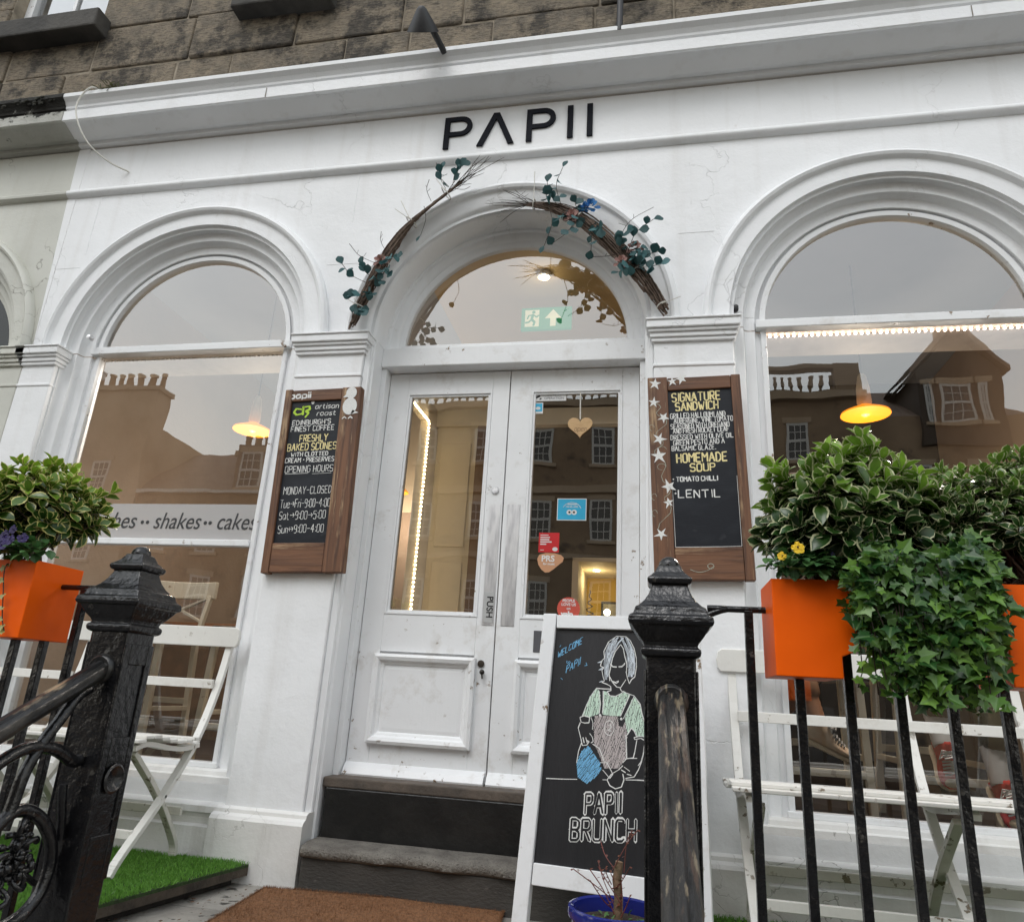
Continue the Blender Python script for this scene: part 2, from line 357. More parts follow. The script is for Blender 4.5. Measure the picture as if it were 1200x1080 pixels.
# ================================================================== shop building
shop = thing('shop_building', 'white painted arched shopfront with a sandstone upper storey above its cornice', 'building', (0, 0, PZ))
def P(name, mb, mat, par=shop, **k): return mb.build(name, mat, par, **k)
ZC = 2.32
WIN = (-2.0, 2.0)
def wallface(mb, x0, x1, zb, zt, ops, y=0.0, back=.3):
    """masonry face between x0 and x1 with arched openings (cx, r, zc, z bottom) and real reveals"""
    xs = {x0, x1}
    for cx, r, zc, z0 in ops:
        for k in range(33): xs.add(cx+r*math.cos(math.pi*k/32))
    k = int((x1-x0)/.3)
    for j in range(1, k): xs.add(x0+(x1-x0)*j/k)
    xs = sorted(x for x in xs if x0 <= x <= x1)
    for a, b in zip(xs, xs[1:]):
        if b-a < 1e-5: continue
        m = (a+b)/2; op = [o for o in ops if abs(m-o[0]) < o[1]]
        if op:
            cx, r, zc, z0 = op[0]; h = lambda x: zc+math.sqrt(max(0, r*r-(x-cx)**2))
            mb.add([(a, y, h(a)), (b, y, h(b)), (b, y, zt), (a, y, zt)], [(0, 1, 2, 3)])
            mb.add([(a, y, zb), (b, y, zb), (b, y, z0), (a, y, z0)], [(0, 1, 2, 3)])
        else:
            mb.add([(a, y, zb), (b, y, zb), (b, y, zt), (a, y, zt)], [(0, 1, 2, 3)])
    return mb
w = wallface(MB(), -3.045, 4.2, PZ-.1, 3.86, [(-2, .80, ZC, -.06), (2, .80, ZC, -.06), (0, .765, 2.335, -.44)])
P('shopfront_wall', w, WHITE)
MBD = [(.955, .004), (.955, -.03), (.945, -.048), (.93, -.055), (.916, -.048), (.91, -.032), (.902, -.024), (.822, -.024), (.82, -.018)]
MBI = [(.82, -.018), (.816, .008), (.80, .034), (.775, .046), (.75, .046), (.747, .05), (.746, .07), (.735, .09), (.715, .095), (.686, .095), (.683, .099), (.682, .114), (.66, .117), (.65, .121), (.65, .14)]
for cx in WIN:
    P('arch_moulding', MB().arch(MBD+MBI[1:], cx, ZC, 2.3), WHITE, smooth=28)
    for s_ in (-1, 1): P('window_reveal', MB().jamb(MBI, cx, 2.295, -.14, s_), WHITE, smooth=40)
DBD = [(.93, .004), (.93, -.03), (.92, -.048), (.902, -.055), (.886, -.048), (.88, -.03), (.87, -.026), (.806, -.024), (.79, -.012), (.782, .008), (.764, .018), (.755, .03)]
DBI = [(.755, .03), (.752, .16)]
DBF = [(.752, .16), (.738, .162), (.732, .176), (.70, .18), (.69, .186), (.684, .198), (.66, .204), (.652, .212), (.65, .24)]
P('arch_moulding', MB().arch(DBD+DBI[1:]+DBF[1:], 0, 2.335, 2.3), WHITE, smooth=40)
for s_ in (-1, 1): P('door_reveal', MB().jamb([(.80, -.002), (.79, -.012), (.775, -.004), (.762, .01), (.762, .026), (.752, .032), (.752, .30)], 0, 2.297, PZ, s_), WHITE, smooth=40)
def pilaster(x0, x1, mat, pm_, par, cap=True):
    s = MB().box(x0, x1, -.03, .03, -.15, 2.3); p = P('pilaster', s, mat, par, bevel=.006)
    for nm, zz in (('capital', [(2.048, 2.066, .006), (2.185, 2.206, .016), (2.206, 2.232, .026), (2.232, 2.25, .038), (2.25, 2.292, .05), (2.292, 2.304, .058)]),):
        c = MB()
        for a, b, e in zz: c.box(x0-e*.7, x1+e*.7, -.03-e, .045, a, b)
        c.build(nm, mat, p, bevel=.005)
    b = MB().extr_x([(.03, PZ-.05), (-.085, PZ-.05), (-.085, -.19), (-.075, -.175), (-.055, -.165), (-.052, -.15), (-.034, -.14), (.03, -.14)], x0-.035, x1+.035)
    fixn(b.build('plinth', pm_, p)); return p
for x0, x1 in ((-1.19, -.795), (.795, 1.19), (2.81, 3.22)): pilaster(x0, x1, WHITE, PLINTH, shop)
pilaster(-3.045, -2.81, WHITE, PLINTH, shop)
# cornice and string course
CPR = [(.01, 3.872), (-.03, 3.88), (-.034, 3.905), (-.062, 3.912), (-.07, 3.9), (-.175, 3.945), (-.196, 3.936), (-.2, 3.94), (-.202, 4.014), (-.188, 4.02), (-.187, 4.034), (-.198, 4.04), (-.2, 4.056), (-.205, 4.064), (-.215, 4.08), (-.232, 4.094), (-.24, 4.1), (-.242, 4.124), (-.232, 4.138), (.01, 4.18)]
P('cornice', MB().extr_x(CPR, -3.125, 4.2), WHITE); P('paint_edge', MB().poly_y([(-3.0455, 2.35), (-3.0455, 3.87), (-3.135, 3.87), (-3.11, 3.4)], -.0025, .001), WHITE)
fj = MB(); rs = random.Random(17)
for x, z0, z1 in ((-2.3, 3.52, 3.83), (-1.32, 3.52, 3.83), (.015, 3.52, 3.83), (1.52, 3.52, 3.83), (2.1, 3.52, 3.83), (1.0, 3.05, 3.45), (-1.0, 3.1, 3.45), (2.02, 3.29, 3.45), (-2.85, 3.0, 3.45), (0.02, 3.29, 3.45)):
    fj.box(x, x+.005, -.0016, .002, z0, z1)
for x0, x1, z in ((.93, 1.12, 2.86), (-1.12, -.9, 2.8), (-3.04, -2.86, 2.9)): fj.box(x0, x1, -.0016, .002, z, z+.005)
P('filled_joints', fj, WHITE)
SPR = [(.004, 3.455), (-.02, 3.462), (-.034, 3.475), (-.036, 3.492), (-.026, 3.505), (.004, 3.512)]
P('string_course', MB().extr_x(SPR, -3.105, 4.2), WHITE, smooth=50)
for k, x in enumerate((-1.62, .55, 2.45)):          # hairline joints of the cornice blocks
    P('cornice_joint', MB().box(x, x+.004, -.2045, -.19, 3.94, 4.012), pm('joint_dirt', (.2, .18, .15)), shop) if k != 1 else None
# stall risers under the windows
RPR = [(.14, -.002), (.075, -.004), (.055, -.012), (.05, -.03), (.036, -.036), (.036, -.128), (.01, -.134), (-.03, -.142), (-.052, -.15), (-.054, -.176), (-.036, -.186), (-.03, -.2), (-.03, -.228), (-.058, -.236), (-.06, PZ-.05)]
for cx in WIN: fixn(P('stall_riser', MB().extr_x(RPR, cx-.83, cx+.83, False), PLINTH))
# windows
def fan(mb, cx, zc, r, y, z0, n=40):
    pts = [(cx+r*math.cos(math.pi*k/n), y, zc+r*math.sin(math.pi*k/n)) for k in range(n+1)]
    if z0 < zc: pts += [(cx-r, y, z0), (cx+r, y, z0)]
    return mb.add(pts, [tuple(range(len(pts)))])
for cx in WIN:
    f = MB().box(cx-.68, cx+.68, .07, .135, 2.305, 2.352)
    f.box(cx-.655, cx-.628, .1, .15, 0, 2.305).box(cx+.628, cx+.655, .1, .15, 0, 2.305).box(cx-.66, cx+.66, .09, .15, -.004, .022)
    wf = P('shop_window', f, WOODW, bevel=.004)
    MB().arch([(.66, .1), (.632, .1), (.628, .106), (.628, .15), (.66, .15)], cx, 2.33, 2.33).build('arched_frame', WOODW, wf, smooth=40)
    fan(MB(), cx, 2.335, .632, .128, 2.33).build('fanlight_pane', GLASS, wf)
    MB().add([(cx-.63, .128, .02), (cx+.63, .128, .02), (cx+.63, .128, 2.31), (cx-.63, .128, 2.31)], [(0, 1, 2, 3)]).build('display_pane', GLASS, wf)
    if cx < 0: MB().box(cx-.628, cx+.628, .085, .126, 1.108, 1.143).build('glazing_bar', WOODW, wf, bevel=.004)
# door case
tb = P('transom_bar', MB().box(-.752, .752, .13, .26, 2.178, 2.298), WOODW, bevel=.006)
fl = P('fanlight', MB().box(-.66, .66, .19, .25, 2.298, 2.342), WOODW, bevel=.004)
fan(MB(), 0, 2.335, .655, .236, 2.33).build('fanlight_pane', GLASS, fl)
for a, b in ((-.752, -.722), (.722, .752)): P('door_jamb', MB().box(a, b, .15, .28, 0, 2.178), WOODW, bevel=.004)
def door(s):
    a, b = (-.719, -.003) if s < 0 else (.003, .719)
    gl = (-.602, -.1) if s < 0 else (.124, .628)
    y0, y1 = .22, .265; z0, z1 = .79, 2.047
    m = MB().box(a, gl[0], y0, y1, .012, 2.172).box(gl[1], b, y0, y1, .012, 2.172)
    m.box(gl[0], gl[1], y0, y1, z1, 2.172).box(gl[0], gl[1], y0, y1, .6, z0).box(gl[0], gl[1], y0, y1, .012, .17).box(gl[0], gl[1], y0+.012, y1-.004, .17, .6)
    d = P('shop_door', m, WOODW, bevel=.003)
    bead = MB()
    for i, (e, yy) in enumerate(((.0, y0-.004), (.012, y0+.004))):
        x0, x1, za, zb = gl[0]+e, gl[1]-e, z0+e, z1-e; q = .012
        bead.box(x0, x0+q, yy, y1, za, zb).box(x1-q, x1, yy, y1, za, zb).box(x0+q, x1-q, yy, y1, za, za+q).box(x0+q, x1-q, yy, y1, zb-q, zb)
    bead.build('glazing_bead', WOODW, d, bevel=.002)
    MB().add([(gl[0], y0+.016, z0), (gl[1], y0+.016, z0), (gl[1], y0+.016, z1), (gl[0], y0+.016, z1)], [(0, 1, 2, 3)]).build('glass_pane', DGLASS, d)
    pn = MB(); px0, px1 = (gl[0]-.02, gl[1]+.012) if s < 0 else (gl[0]-.012, gl[1]+.02)
    n = 0
    prof = [(0, .0), (.0, -.03), (.014, -.036), (.03, -.03), (.038, -.012), (.05, -.008), (.056, -.0), (.075, -.004)]
    cs = [(px0, .158), (px1, .158), (px1, .588), (px0, .588)]; sg = [(1, 1), (-1, 1), (-1, -1), (1, -1)]
    for i in range(4):
        j = (i+1) % 4; vs = []
        for (c, z), (u, v) in ((cs[i], sg[i]), (cs[j], sg[j])):
            for e, yy in prof: vs.append((c+u*e, y0+yy, z+v*e))
        m_ = len(prof); pn.add(vs, [(k, k+1, k+1+m_, k+m_) for k in range(m_-1)])
    fx = [(c+u*.075, y0-.004, z+v*.075) for (c, z), (u, v) in zip(cs, sg)]; pn.add(fx, [(0, 1, 2, 3)])
    fixn(pn.build('raised_panel', WOODW, d))
    fixn(MB().extr_x([(y0, .014), (y0-.042, .004), (y0-.046, .016), (y0-.03, .045), (y0-.006, .064), (y0, .066)], a+.004, b-.004).build('weather_board', WOODW, d))
    px = (-.072, -.012) if s < 0 else (.026, .094)
    MB().box(px[0], px[1], y0-.003, y0, .752, 1.386).build('push_plate', STEEL, d)
    if s < 0:
        pl = MB().box(-.068, -.016, y0-.0045, y0-.003, .765, .92).build('push_sign', pm('pale_steel_sign', (.62, .63, .63), None, .35, metal=.3), d)
        lk = MB().lathe([(.022, 0), (.02, .006), (.016, .012), (0, .012)], (0, 0, 0), 16).build('cylinder_lock', STEEL, d, smooth=40)
        lk.rotation_euler = (R(90), 0, 0); lk.location = (-.048, y0, 1.464)
        e = MB().lathe([(.0, .0), (.016, .0), (.018, .004), (.017, .008), (0, .009)], (0, 0, 0), 14); e = e.build('escutcheon', pm('dull_bronze', (.1, .085, .07), None, .4, metal=.8), d, smooth=40)
        e.rotation_euler = (R(90), 0, 0); e.location = (-.062, y0, .562)
        kb = MB().sphere((-.05, y0-.022, .522), .013).tube([(-.05, y0, .522), (-.05, y0-.02, .522)], .006).tube([(-.05, y0-.024, .515), (-.046, y0-.026, .49)], .004); kb.build('door_handle', pm('dark_bronze', (.05, .045, .04), None, .35, metal=.7), d, smooth=60)
    else:
        MB().box(.198, .256, y0-.004, y0, .63, .735).build('letter_plate', pm('dark_grey_plate', (.1, .1, .11), None, .5), d, bevel=.002)
    return d
DL = door(-1); DR = door(1)
th = MB().box(-.75, .75, .052, .3, -.036, .008); P('threshold', th, pm('brown_threshold_stone', (.12, .095, .075), (.07, .058, .048), .8, 8, bs=50, bd=.004), bevel=.006)
# entrance steps
stp = thing('entrance_steps', 'worn grey stone step and black painted riser below the white double doors', 'steps', (0, 0, PZ))
stp_b = MB()
P('black_riser', MB().box(-.735, .735, .055, .3, PZ, -.0365), BLACKST, stp, bevel=.006)
nx = 34; tr = MB(); rw = []
for i in range(nx+1):
    x = -.735+1.47*i/nx; a = noise.noise(Vector((x*7, 0, 0)))*.008; b = noise.noise(Vector((x*6, 5, 0)))*.006
    rw.append([(x, .043, -.246+b*.3), (x, -.06, -.247+b*.5), (x, -.118+a, -.256+b), (x, -.132+a, -.272+b), (x, -.13+a*1.5, -.292+b), (x, -.115, -.302+b)])
for i in range(nx):
    vs = rw[i]+rw[i+1]; m_ = 6; tr.add(vs, [(k, k+1, k+1+m_, k+m_) for k in range(m_-1)])
tr.add(rw[0], [tuple(range(6))]); tr.add(rw[-1], [tuple(range(6))])
fixn(P('stone_tread', tr, STONE, stp, smooth=60))
P('stone_riser', MB().box(-.735, .735, -.112, .044, PZ-.02, -.3), STONED, stp, bevel=.01)
# upper storey: ashlar blocks
rs = random.Random(11); blk = MB()
upw = [(-4.18, -3.3, 5.12, 6.9), (-2.0, -1.46, 5.1, 6.9), (.9, 1.8, 5.1, 6.9), (3.0, 3.9, 5.1, 6.9)]
zs = [4.1, 4.26, 4.6, 5.0, 5.36, 5.75, 6.15, 6.55, 6.95, 7.3]
for k, (z0, z1) in enumerate(zip(zs, zs[1:])):
    iv = [(-6.5, 4.2)]
    for a, b, c, d in upw:
        if z1 > c and z0 < d: iv = [q for i in iv for q in ((i[0], min(i[1], a)), (max(i[0], b), i[1])) if q[1]-q[0] > .02] if True else iv
    for a, b in iv:
        x = a
        while x < b-.02:
            wd = min(b-x, rs.uniform(.42, .95)); wd = b-x if b-x-wd < .25 else wd
            y = rs.uniform(-.014, .006); n0 = len(blk.f)
            j_ = rs.uniform(.004, .009); blk.box(x+j_, x+wd-j_, y, .08, z0+j_+rs.uniform(-.003, .004), z1-j_)
            t = rs.random()
            for q in range(n0, len(blk.f)): blk.t[q] = t
            x += wd
P('upper_wall', blk, ASH, bevel=.016, seg=3)
mo = MB()
for a, b in ((-6.5, -4.18), (-3.3, -2.0), (-1.46, .9), (1.8, 3.0), (3.9, 4.2)): mo.box(a, b, .013, .4, 3.84, 7.3)
for a, b, c, d in upw: mo.box(a, b, .013, .4, 3.84, c)
P('wall_core', mo, MORTAR)
for i, (a, b, c, d) in enumerate(upw):
    P('window_sill', MB().box(a-.1, b+.1, -.13, .1, c-.22, c-.05), SILLS, bevel=.014)
    fr = MB().box(a, b, .1, .16, c-.05, c+.03).box(a, a+.07, .1, .16, c, d).box(b-.07, b, .1, .16, c, d).box(a, b, .12, .16, (c+d)/2-.03, (c+d)/2+.03).box((a+b)/2-.015, (a+b)/2+.015, .12, .16, c, d)
    q = P('upper_window', fr, WOODW, bevel=.004)
    MB().add([(a, .14, c), (b, .14, c), (b, .14, d), (a, .14, d)], [(0, 1, 2, 3)]).build('window_pane', GLASS, q)
    MB().box(a+.01, b-.01, .2, .21, c, d).build('window_blind', pm('pale_blind', (.6, .62, .66)), q)
# ================================================================== neighbouring shopfront (left)
nb = thing('neighbouring_shopfront', 'grubby cream arched shopfront adjoining the white one at the left edge', 'building', (-4.5, 0, PZ))
NX = -4.02
P('shopfront_wall', wallface(MB(), -6.5, -3.047, PZ-.1, 3.86, [(NX, .8, ZC, -.06)]), GREYW, nb)
P('arch_moulding', MB().arch(MBD+MBI[1:], NX, ZC, 2.3), GREYW, nb, smooth=40)
for s_ in (-1, 1): P('window_reveal', MB().jamb(MBI, NX, 2.295, -.14, s_), GREYW, nb, smooth=40)
pilaster(-3.27, -3.047, GREYW, GREYW, nb)
P('cornice', MB().extr_x([(y*1.02, z) for y, z in CPR], -6.5, -3.127), MOSSY, nb)
P('string_course', MB().extr_x(SPR, -6.5, -3.107), GREYW, nb)
P('stall_riser', MB().extr_x(RPR, NX-.83, NX+.83, False), GREYW, nb)
nwf = P('shop_window', MB().box(NX-.68, NX+.68, .07, .135, 2.305, 2.352).box(NX-.655, NX-.62, .1, .15, 0, 2.305).box(NX+.62, NX+.655, .1, .15, 0, 2.305), pm('dark_window_frame', (.05, .05, .05)), nb, bevel=.004)
fan(MB(), NX, 2.335, .65, .128, .0).build('window_pane', m_glass('low_reflect_dark_glass', .8, 0, (.5, .5, .5)), nwf)  # tint darkened and reflection cut so the pane reads dark
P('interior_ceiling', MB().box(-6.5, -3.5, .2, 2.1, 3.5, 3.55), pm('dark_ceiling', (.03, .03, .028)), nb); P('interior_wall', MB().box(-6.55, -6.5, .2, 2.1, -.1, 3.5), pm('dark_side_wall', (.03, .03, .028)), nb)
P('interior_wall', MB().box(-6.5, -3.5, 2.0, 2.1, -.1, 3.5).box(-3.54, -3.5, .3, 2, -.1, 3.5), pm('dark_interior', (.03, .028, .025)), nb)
# black mould growth on the neighbour's cornice
gr = MB(); rs = random.Random(3)
for k in range(130):
    x = rs.uniform(-4.6, -3.14); z = 4.125-abs(rs.gauss(0, .03)); s = rs.uniform(.005, .015)
    gr.sphere((x, -.23-rs.uniform(0, .018), z), s, 6, 4, (1.5, .5, .9))
P('mould_growth', gr, pm('black_moss', (.014, .014, .011), (.035, .034, .022), .95, 40, bs=90, bd=.01), nb, smooth=180)
# ================================================================== interior
CREAMI = pm('cream_interior_paint', (.66, .59, .47), (.6, .53, .42), .7, 2)
TAN = pm('tan_ceiling', (.52, .40, .22), (.48, .36, .2), .8, 2)
BROWN = pm('brown_interior_wall', (.33, .27, .23), (.25, .195, .16), .85, 1.2, bs=30, bd=.004)
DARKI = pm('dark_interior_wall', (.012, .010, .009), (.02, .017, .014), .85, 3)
FLOOR = m_wood('dark_floorboards', (.05, .03, .018), (.03, .019, .012), axis='x')
P('interior_floor', MB().box(-3.4, 3.4, .301, 6, -.12, -.025), FLOOR)
P('interior_floor', MB().box(-2.8, -1.2, .14, .3, -.12, -.025).box(1.2, 2.8, .14, .3, -.12, -.025), FLOOR)
P('interior_ceiling', MB().box(-.95, .95, .3, 6, 3.5, 3.6), TAN)
for a, b in ((-3.4, -.95), (.95, 3.4)): P('interior_ceiling', MB().box(a, b, .3, 6, 3.505, 3.6), pm('cool_grey_ceiling', (.36, .39, .45), (.32, .35, .41), .8, 2))
P('interior_wall', MB().box(-3.44, -3.4, .3, 6, -.1, 3.6), BROWN)
P('interior_wall', MB().box(-3.4, -.9, 3.6, 3.7, -.1, 2.2), BROWN)
P('interior_wall', MB().box(-3.4, -.9, 3.6, 3.7, 2.2, 3.5), CREAMI)
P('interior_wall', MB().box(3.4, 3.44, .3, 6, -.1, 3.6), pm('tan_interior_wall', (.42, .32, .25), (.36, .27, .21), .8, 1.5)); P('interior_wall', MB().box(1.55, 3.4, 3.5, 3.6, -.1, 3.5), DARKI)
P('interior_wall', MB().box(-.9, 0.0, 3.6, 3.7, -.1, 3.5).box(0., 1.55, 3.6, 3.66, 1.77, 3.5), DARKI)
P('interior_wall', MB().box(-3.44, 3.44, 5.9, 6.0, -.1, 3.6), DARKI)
YEL = pm('yellow_niche_paint', (.62, .42, .08), (.55, .36, .06), .8, 3)
P('niche_wall', MB().box(0.0, 1.6, 4.6, 4.65, 0, 2.0), YEL); P('niche_ceiling', MB().box(0, 1.6, 3.62, 4.66, 1.72, 1.76), CREAMI); P('niche_side', MB().box(0, .06, 3.6, 4.6, 0, 1.72), CREAMI)
for cx in WIN: P('window_pelmet', MB().box(cx-.8, cx+.8, .15, .47, 2.33, 2.36), pm('pelmet_white', (.8, .74, .69)))
P('lobby_frame', MB().box(-.70, .76, .93, .99, 2.12, 2.24).box(-.70, -.65, .3, .93, 2.09, 2.24).box(-.70, -.64, .74, .99, -.02, 2.09), CREAMI, bevel=.004)
P('lobby_panel', MB().box(-.64, -.36, .95, .98, -.02, 2.12).box(-.6, -.4, .944, .95, .3, 1.2).box(-.6, -.4, .944, .95, 1.3, 2.0), CREAMI, bevel=.006)
P('lobby_post', MB().box(-.36, -.30, .93, 1.0, -.02, 2.12), pm('brown_post', (.16, .09, .05)), bevel=.004)
# ================================================================== lettering
GL = {'A':"00 38 60/13 53",'B':"00 08 38 57 55 44 04/34 53 51 40 00",'C':"57 48 18 07 01 10 40 51",'D':"00 08 38 56 52 30 00",'E':"58 08 00 50/04 44",'F':"58 08 00/04 44",
'G':"57 48 18 07 01 10 40 51 54 34",'H':"00 08/50 58/04 54",'I':"10 18",'J':"48 41 30 10 01",'K':"00 08/58 03/24 50",'L':"08 00 50",'M':"00 08 34 68 60",'N':"00 08 50 58",'O':"18 07 01 10 40 51 57 48 18",
'P':"00 08 48 57 55 44 04",'Q':"18 07 01 10 40 51 57 48 18/32 60",'R':"00 08 48 57 55 44 04/24 50",'S':"57 48 18 07 05 14 44 53 51 40 10 01",'T':"08 68/38 30",'U':"08 01 10 40 51 58",'V':"08 30 68",'W':"08 20 35 50 78",'X':"00 58/08 50",'Y':"08 34 68/34 30",'Z':"08 58 00 50",
'0':"18 07 01 10 40 51 57 48 18",'1':"17 28 20",'4':"40 48 03 63",'5':"58 08 05 45 54 51 40 10 01",'9':"55 44 14 05 07 18 48 57 51 40 10",
'a':"54 45 15 04 01 10 30 52/55 50",'c':"54 45 15 04 01 10 40 51",'d':"54 45 15 04 01 10 30 52/58 50",'e':"03 53 54 45 15 04 01 10 40 51",'f':"48 28 17 10/05 35",'h':"08 00/04 15 35 44 40",'i':"05 00/07 08",'k':"08 00/45 02/13 40",'l':"08 00",'m':"05 00/04 15 25 34 30/34 45 55 64 60",
'n':"05 00/04 15 35 44 40",'o':"15 04 01 10 40 51 54 45 15",'p':"05 0m/04 15 45 54 51 40 10 01",'r':"05 00/04 15 35",'s':"45 15 04 13 42 41 30 10 01",'t':"17 11 20 40/05 35",'u':"05 01 10 40 51/55 50",'w':"05 10 34 50 65",'y':"05 30/55 0m",
':':"11 12/15 16",'.':"10 11",',':"11 0n",'-':"04 54",'>':"04 84/56 84 62",'<':"04 84/26 04 22/56 84 62","'":"18 16",'*':"14 24 25 15 14",' ':''}
RW_ = random.Random(77)
def ribbon(mb, pts, w0, y, ext=.5):
    """a flat chalk or paint stroke lying on a board: (x,z) points, facing -y"""
    for (a, b), (c, d) in zip(pts, pts[1:]):
        dx, dz = c-a, d-b; L = math.hypot(dx, dz); w = w0*RW_.uniform(.7, 1.25)
        if L < 1e-7: continue
        ux, uz = dx/L, dz/L; e = w*ext; nx_, nz = -uz*w/2, ux*w/2
        y -= .000004
        mb.add([(a-ux*e*.6, y, b-uz*e*.6), (a-nx_, y, b-nz), (c-nx_, y, d-nz), (c+ux*e*.6, y, d+uz*e*.6), (c+nx_, y, d+nz), (a+nx_, y, b+nz)], [(0, 1, 2, 3, 4, 5)])
def strokes(text, jit=.25, rs=random.Random(5), slant=0, gap=2.2):
    out = []; x = 0
    for ch in text:
        if ch == ' ': x += 3.6; continue
        g = GL[ch]; mx = 0; dy = rs.uniform(-jit, jit)
        for st in g.split('/'):
            pl = []
            for q in st.split():
                px = int(q[0]); py = {'m': -2, 'n': -1}.get(q[1], None); py = int(q[1]) if py is None else py
                mx = max(mx, px); pl.append((x+px+rs.uniform(-jit, jit)*.6+slant*py, py+dy+rs.uniform(-jit, jit)*.6))
            out.append(pl)
        x += mx+gap
    return out, x-gap
def text(mb, t, x0, x1, z, h, w, y, jit=.25, slant=0, tilt=0.):
    st, wd = strokes(t, jit, slant=slant); sx = (x1-x0)/wd; sz = h/8
    for pl in st: ribbon(mb, [(x0+px*sx, z+py*sz+px*sx*tilt) for px, py in pl], w, y)
    return mb
def disc(mb, x, z, rx, rz, y, n=16, rot=0):
    mb.add([(x+rx*math.cos(2*math.pi*k/n+rot), y, z+rz*math.sin(2*math.pi*k/n+rot)) for k in range(n)], [tuple(range(n))])
def ftext(name, body, size, loc, mat, parent=None, shear=0, align='CENTER', ext=.0006, rot=0., bold=0., space=1., sx=1.):
    cu = bpy.data.curves.new(name, 'FONT'); cu.body = body; cu.size = size; cu.shear = shear; cu.align_x = align; cu.extrude = ext; cu.offset = bold; cu.space_character = space
    o = bpy.data.objects.new('t', cu); COL.objects.link(o); dg = bpy.context.evaluated_depsgraph_get(); me = bpy.data.meshes.new_from_object(o.evaluated_get(dg))
    bpy.data.objects.remove(o)
    me.transform(Matrix.Rotation(R(90), 4, 'X') @ Matrix.Rotation(rot, 4, 'Z') @ Matrix.Diagonal((sx, 1, 1, 1)))
    o = bpy.data.objects.new(name, me); COL.objects.link(o); me.materials.clear(); me.materials.append(mat); o.location = loc
    if parent: o.parent = parent; o.location = Vector(loc)-(parent.location if parent.type == 'EMPTY' else Vector((0, 0, 0)))
    return o
# ------------------------------------------------------------------ shop name
sg = thing('shop_sign', 'large black letters spelling PAPII on the white fascia above the door', 'sign', (0, 0, 3.575))
def cap_letter(pl, loop=None):
    m = MB(); m.poly_y([(x, z+3.575) for x, z in pl], -.012, -.0005) if pl else None
    return m
def letterP(x):
    z = 3.575; t = .034; m = MB(); m.box(x, x+t, -.012, -.0005, z, z+.236)
    ou = [(x+t, z+.236), (x+.105, z+.236)]+[(x+.105+.072*math.sin(a), z+.164+.072*math.cos(a)) for a in [math.pi*k/14 for k in range(1, 14)]]+[(x+.105, z+.092), (x+t, z+.092)]
    inn = [(x+t, z+.206), (x+.103, z+.206)]+[(x+.103+.042*math.sin(a), z+.164+.042*math.cos(a)) for a in [math.pi*k/14 for k in range(1, 14)]]+[(x+.103, z+.122), (x+t, z+.122)]
    n = len(ou)
    for i in range(n-1):
        a, b, c, d = ou[i], ou[i+1], inn[i+1], inn[i]
        m.add([(p[0], y, p[1]) for y in (-.012, -.0005) for p in (a, b, c, d)], [(0, 1, 2, 3), (4, 7, 6, 5), (0, 4, 5, 1), (3, 2, 6, 7)])
    return m
letterP(-.468).build('letter', LETTER, sg)
MB().poly_y([(-.252, 3.575), (-.216, 3.575), (-.142, 3.762), (-.088, 3.575+.058), (-.066, 3.575), (-.03, 3.575), (-.124, 3.81), (-.16, 3.81)], -.012, -.0005)
al = MB()
al.poly_y([(-.255, 3.575), (-.218, 3.575), (-.1395, 3.768), (-.1395, 3.813), (-.158, 3.813)], -.012, -.0005).poly_y([(-.024, 3.575), (-.061, 3.575), (-.1395, 3.768), (-.1395, 3.813), (-.121, 3.813)], -.012, -.0005)
al.build('letter', LETTER, sg)
letterP(.05).build('letter', LETTER, sg)
for x in (.298, .415): MB().box(x, x+.034, -.012, -.0005, 3.575, 3.811).build('letter', LETTER, sg)
# ------------------------------------------------------------------ chalkboards
def chalkboard(label, cx, cz, wl, wr, txt):
    t = thing('chalkboard', label, 'chalkboard', (cx, -.052, cz), rot=(0, R(-1.6), 0), group='chalkboards beside the door')
    H = .508; Wd = .222
    z1 = H-.072; z0 = -H+.155; x0 = -Wd+wl; x1 = Wd-wr
    MB().box(-Wd, x0, -.03, .02, -H, H).build('frame_stile', BOARDWOOD, t, bevel=.004)
    MB().box(x1, Wd, -.029, .02, -H+.003, H-.004).build('frame_stile', BOARDWOOD, t, bevel=.004)
    MB().box(x0+.0015, x1-.0015, -.027, .02, z1, H-.006).build('frame_rail', BOARDWOODX, t, bevel=.004)
    MB().box(x0+.0015, x1-.0015, -.027, .02, -H+.006, z0).build('frame_rail', BOARDWOODX, t, bevel=.004)
    MB().box(x0-.006, x1+.006, -.016, .018, z0-.006, z1+.006).build('slate', SLATE, t)
    for nm, ms, fn in txt:
        m = MB(); fn(m, x0, x1, z0, z1); m.build(nm, ms, t)
    return t
def rows(L, top, bot):
    """rows: (text, x fraction0, x fraction1, y0, y1) in the photograph's own row heights"""
    def f(m, x0, x1, z0, z1):
        for t, a, b, ya, yb, w in L:
            s = (z1-z0)/(bot-top); text(m, t, x0+a*(x1-x0), x0+b*(x1-x0), z1-(yb-top)*s, (yb-ya)*s, w, -.0166, .22, tilt=.012)
    return f
LW = [("EDINBURGH'S", .06, .82, 262, 285, .0042), ("FINEST COFFEE", .05, .9, 293, 318, .0042), ("WITH CLOTTED", .12, .84, 424, 443, .004), ("CREAM * PRESERVES", .02, .97, 451, 473, .004), ("OPENING HOURS", .04, .97, 491, 522, .0034),
      ("MONDAY-CLOSED", .07, .985, 592, 626, .003), ("Tue>Fri-9:00-4:00", .04, .99, 652, 690, .0028), ("Sat>9:00>5:00", .05, .93, 708, 745, .0028), ("Sun<9:00-4:00", .06, .92, 772, 808, .0028)]
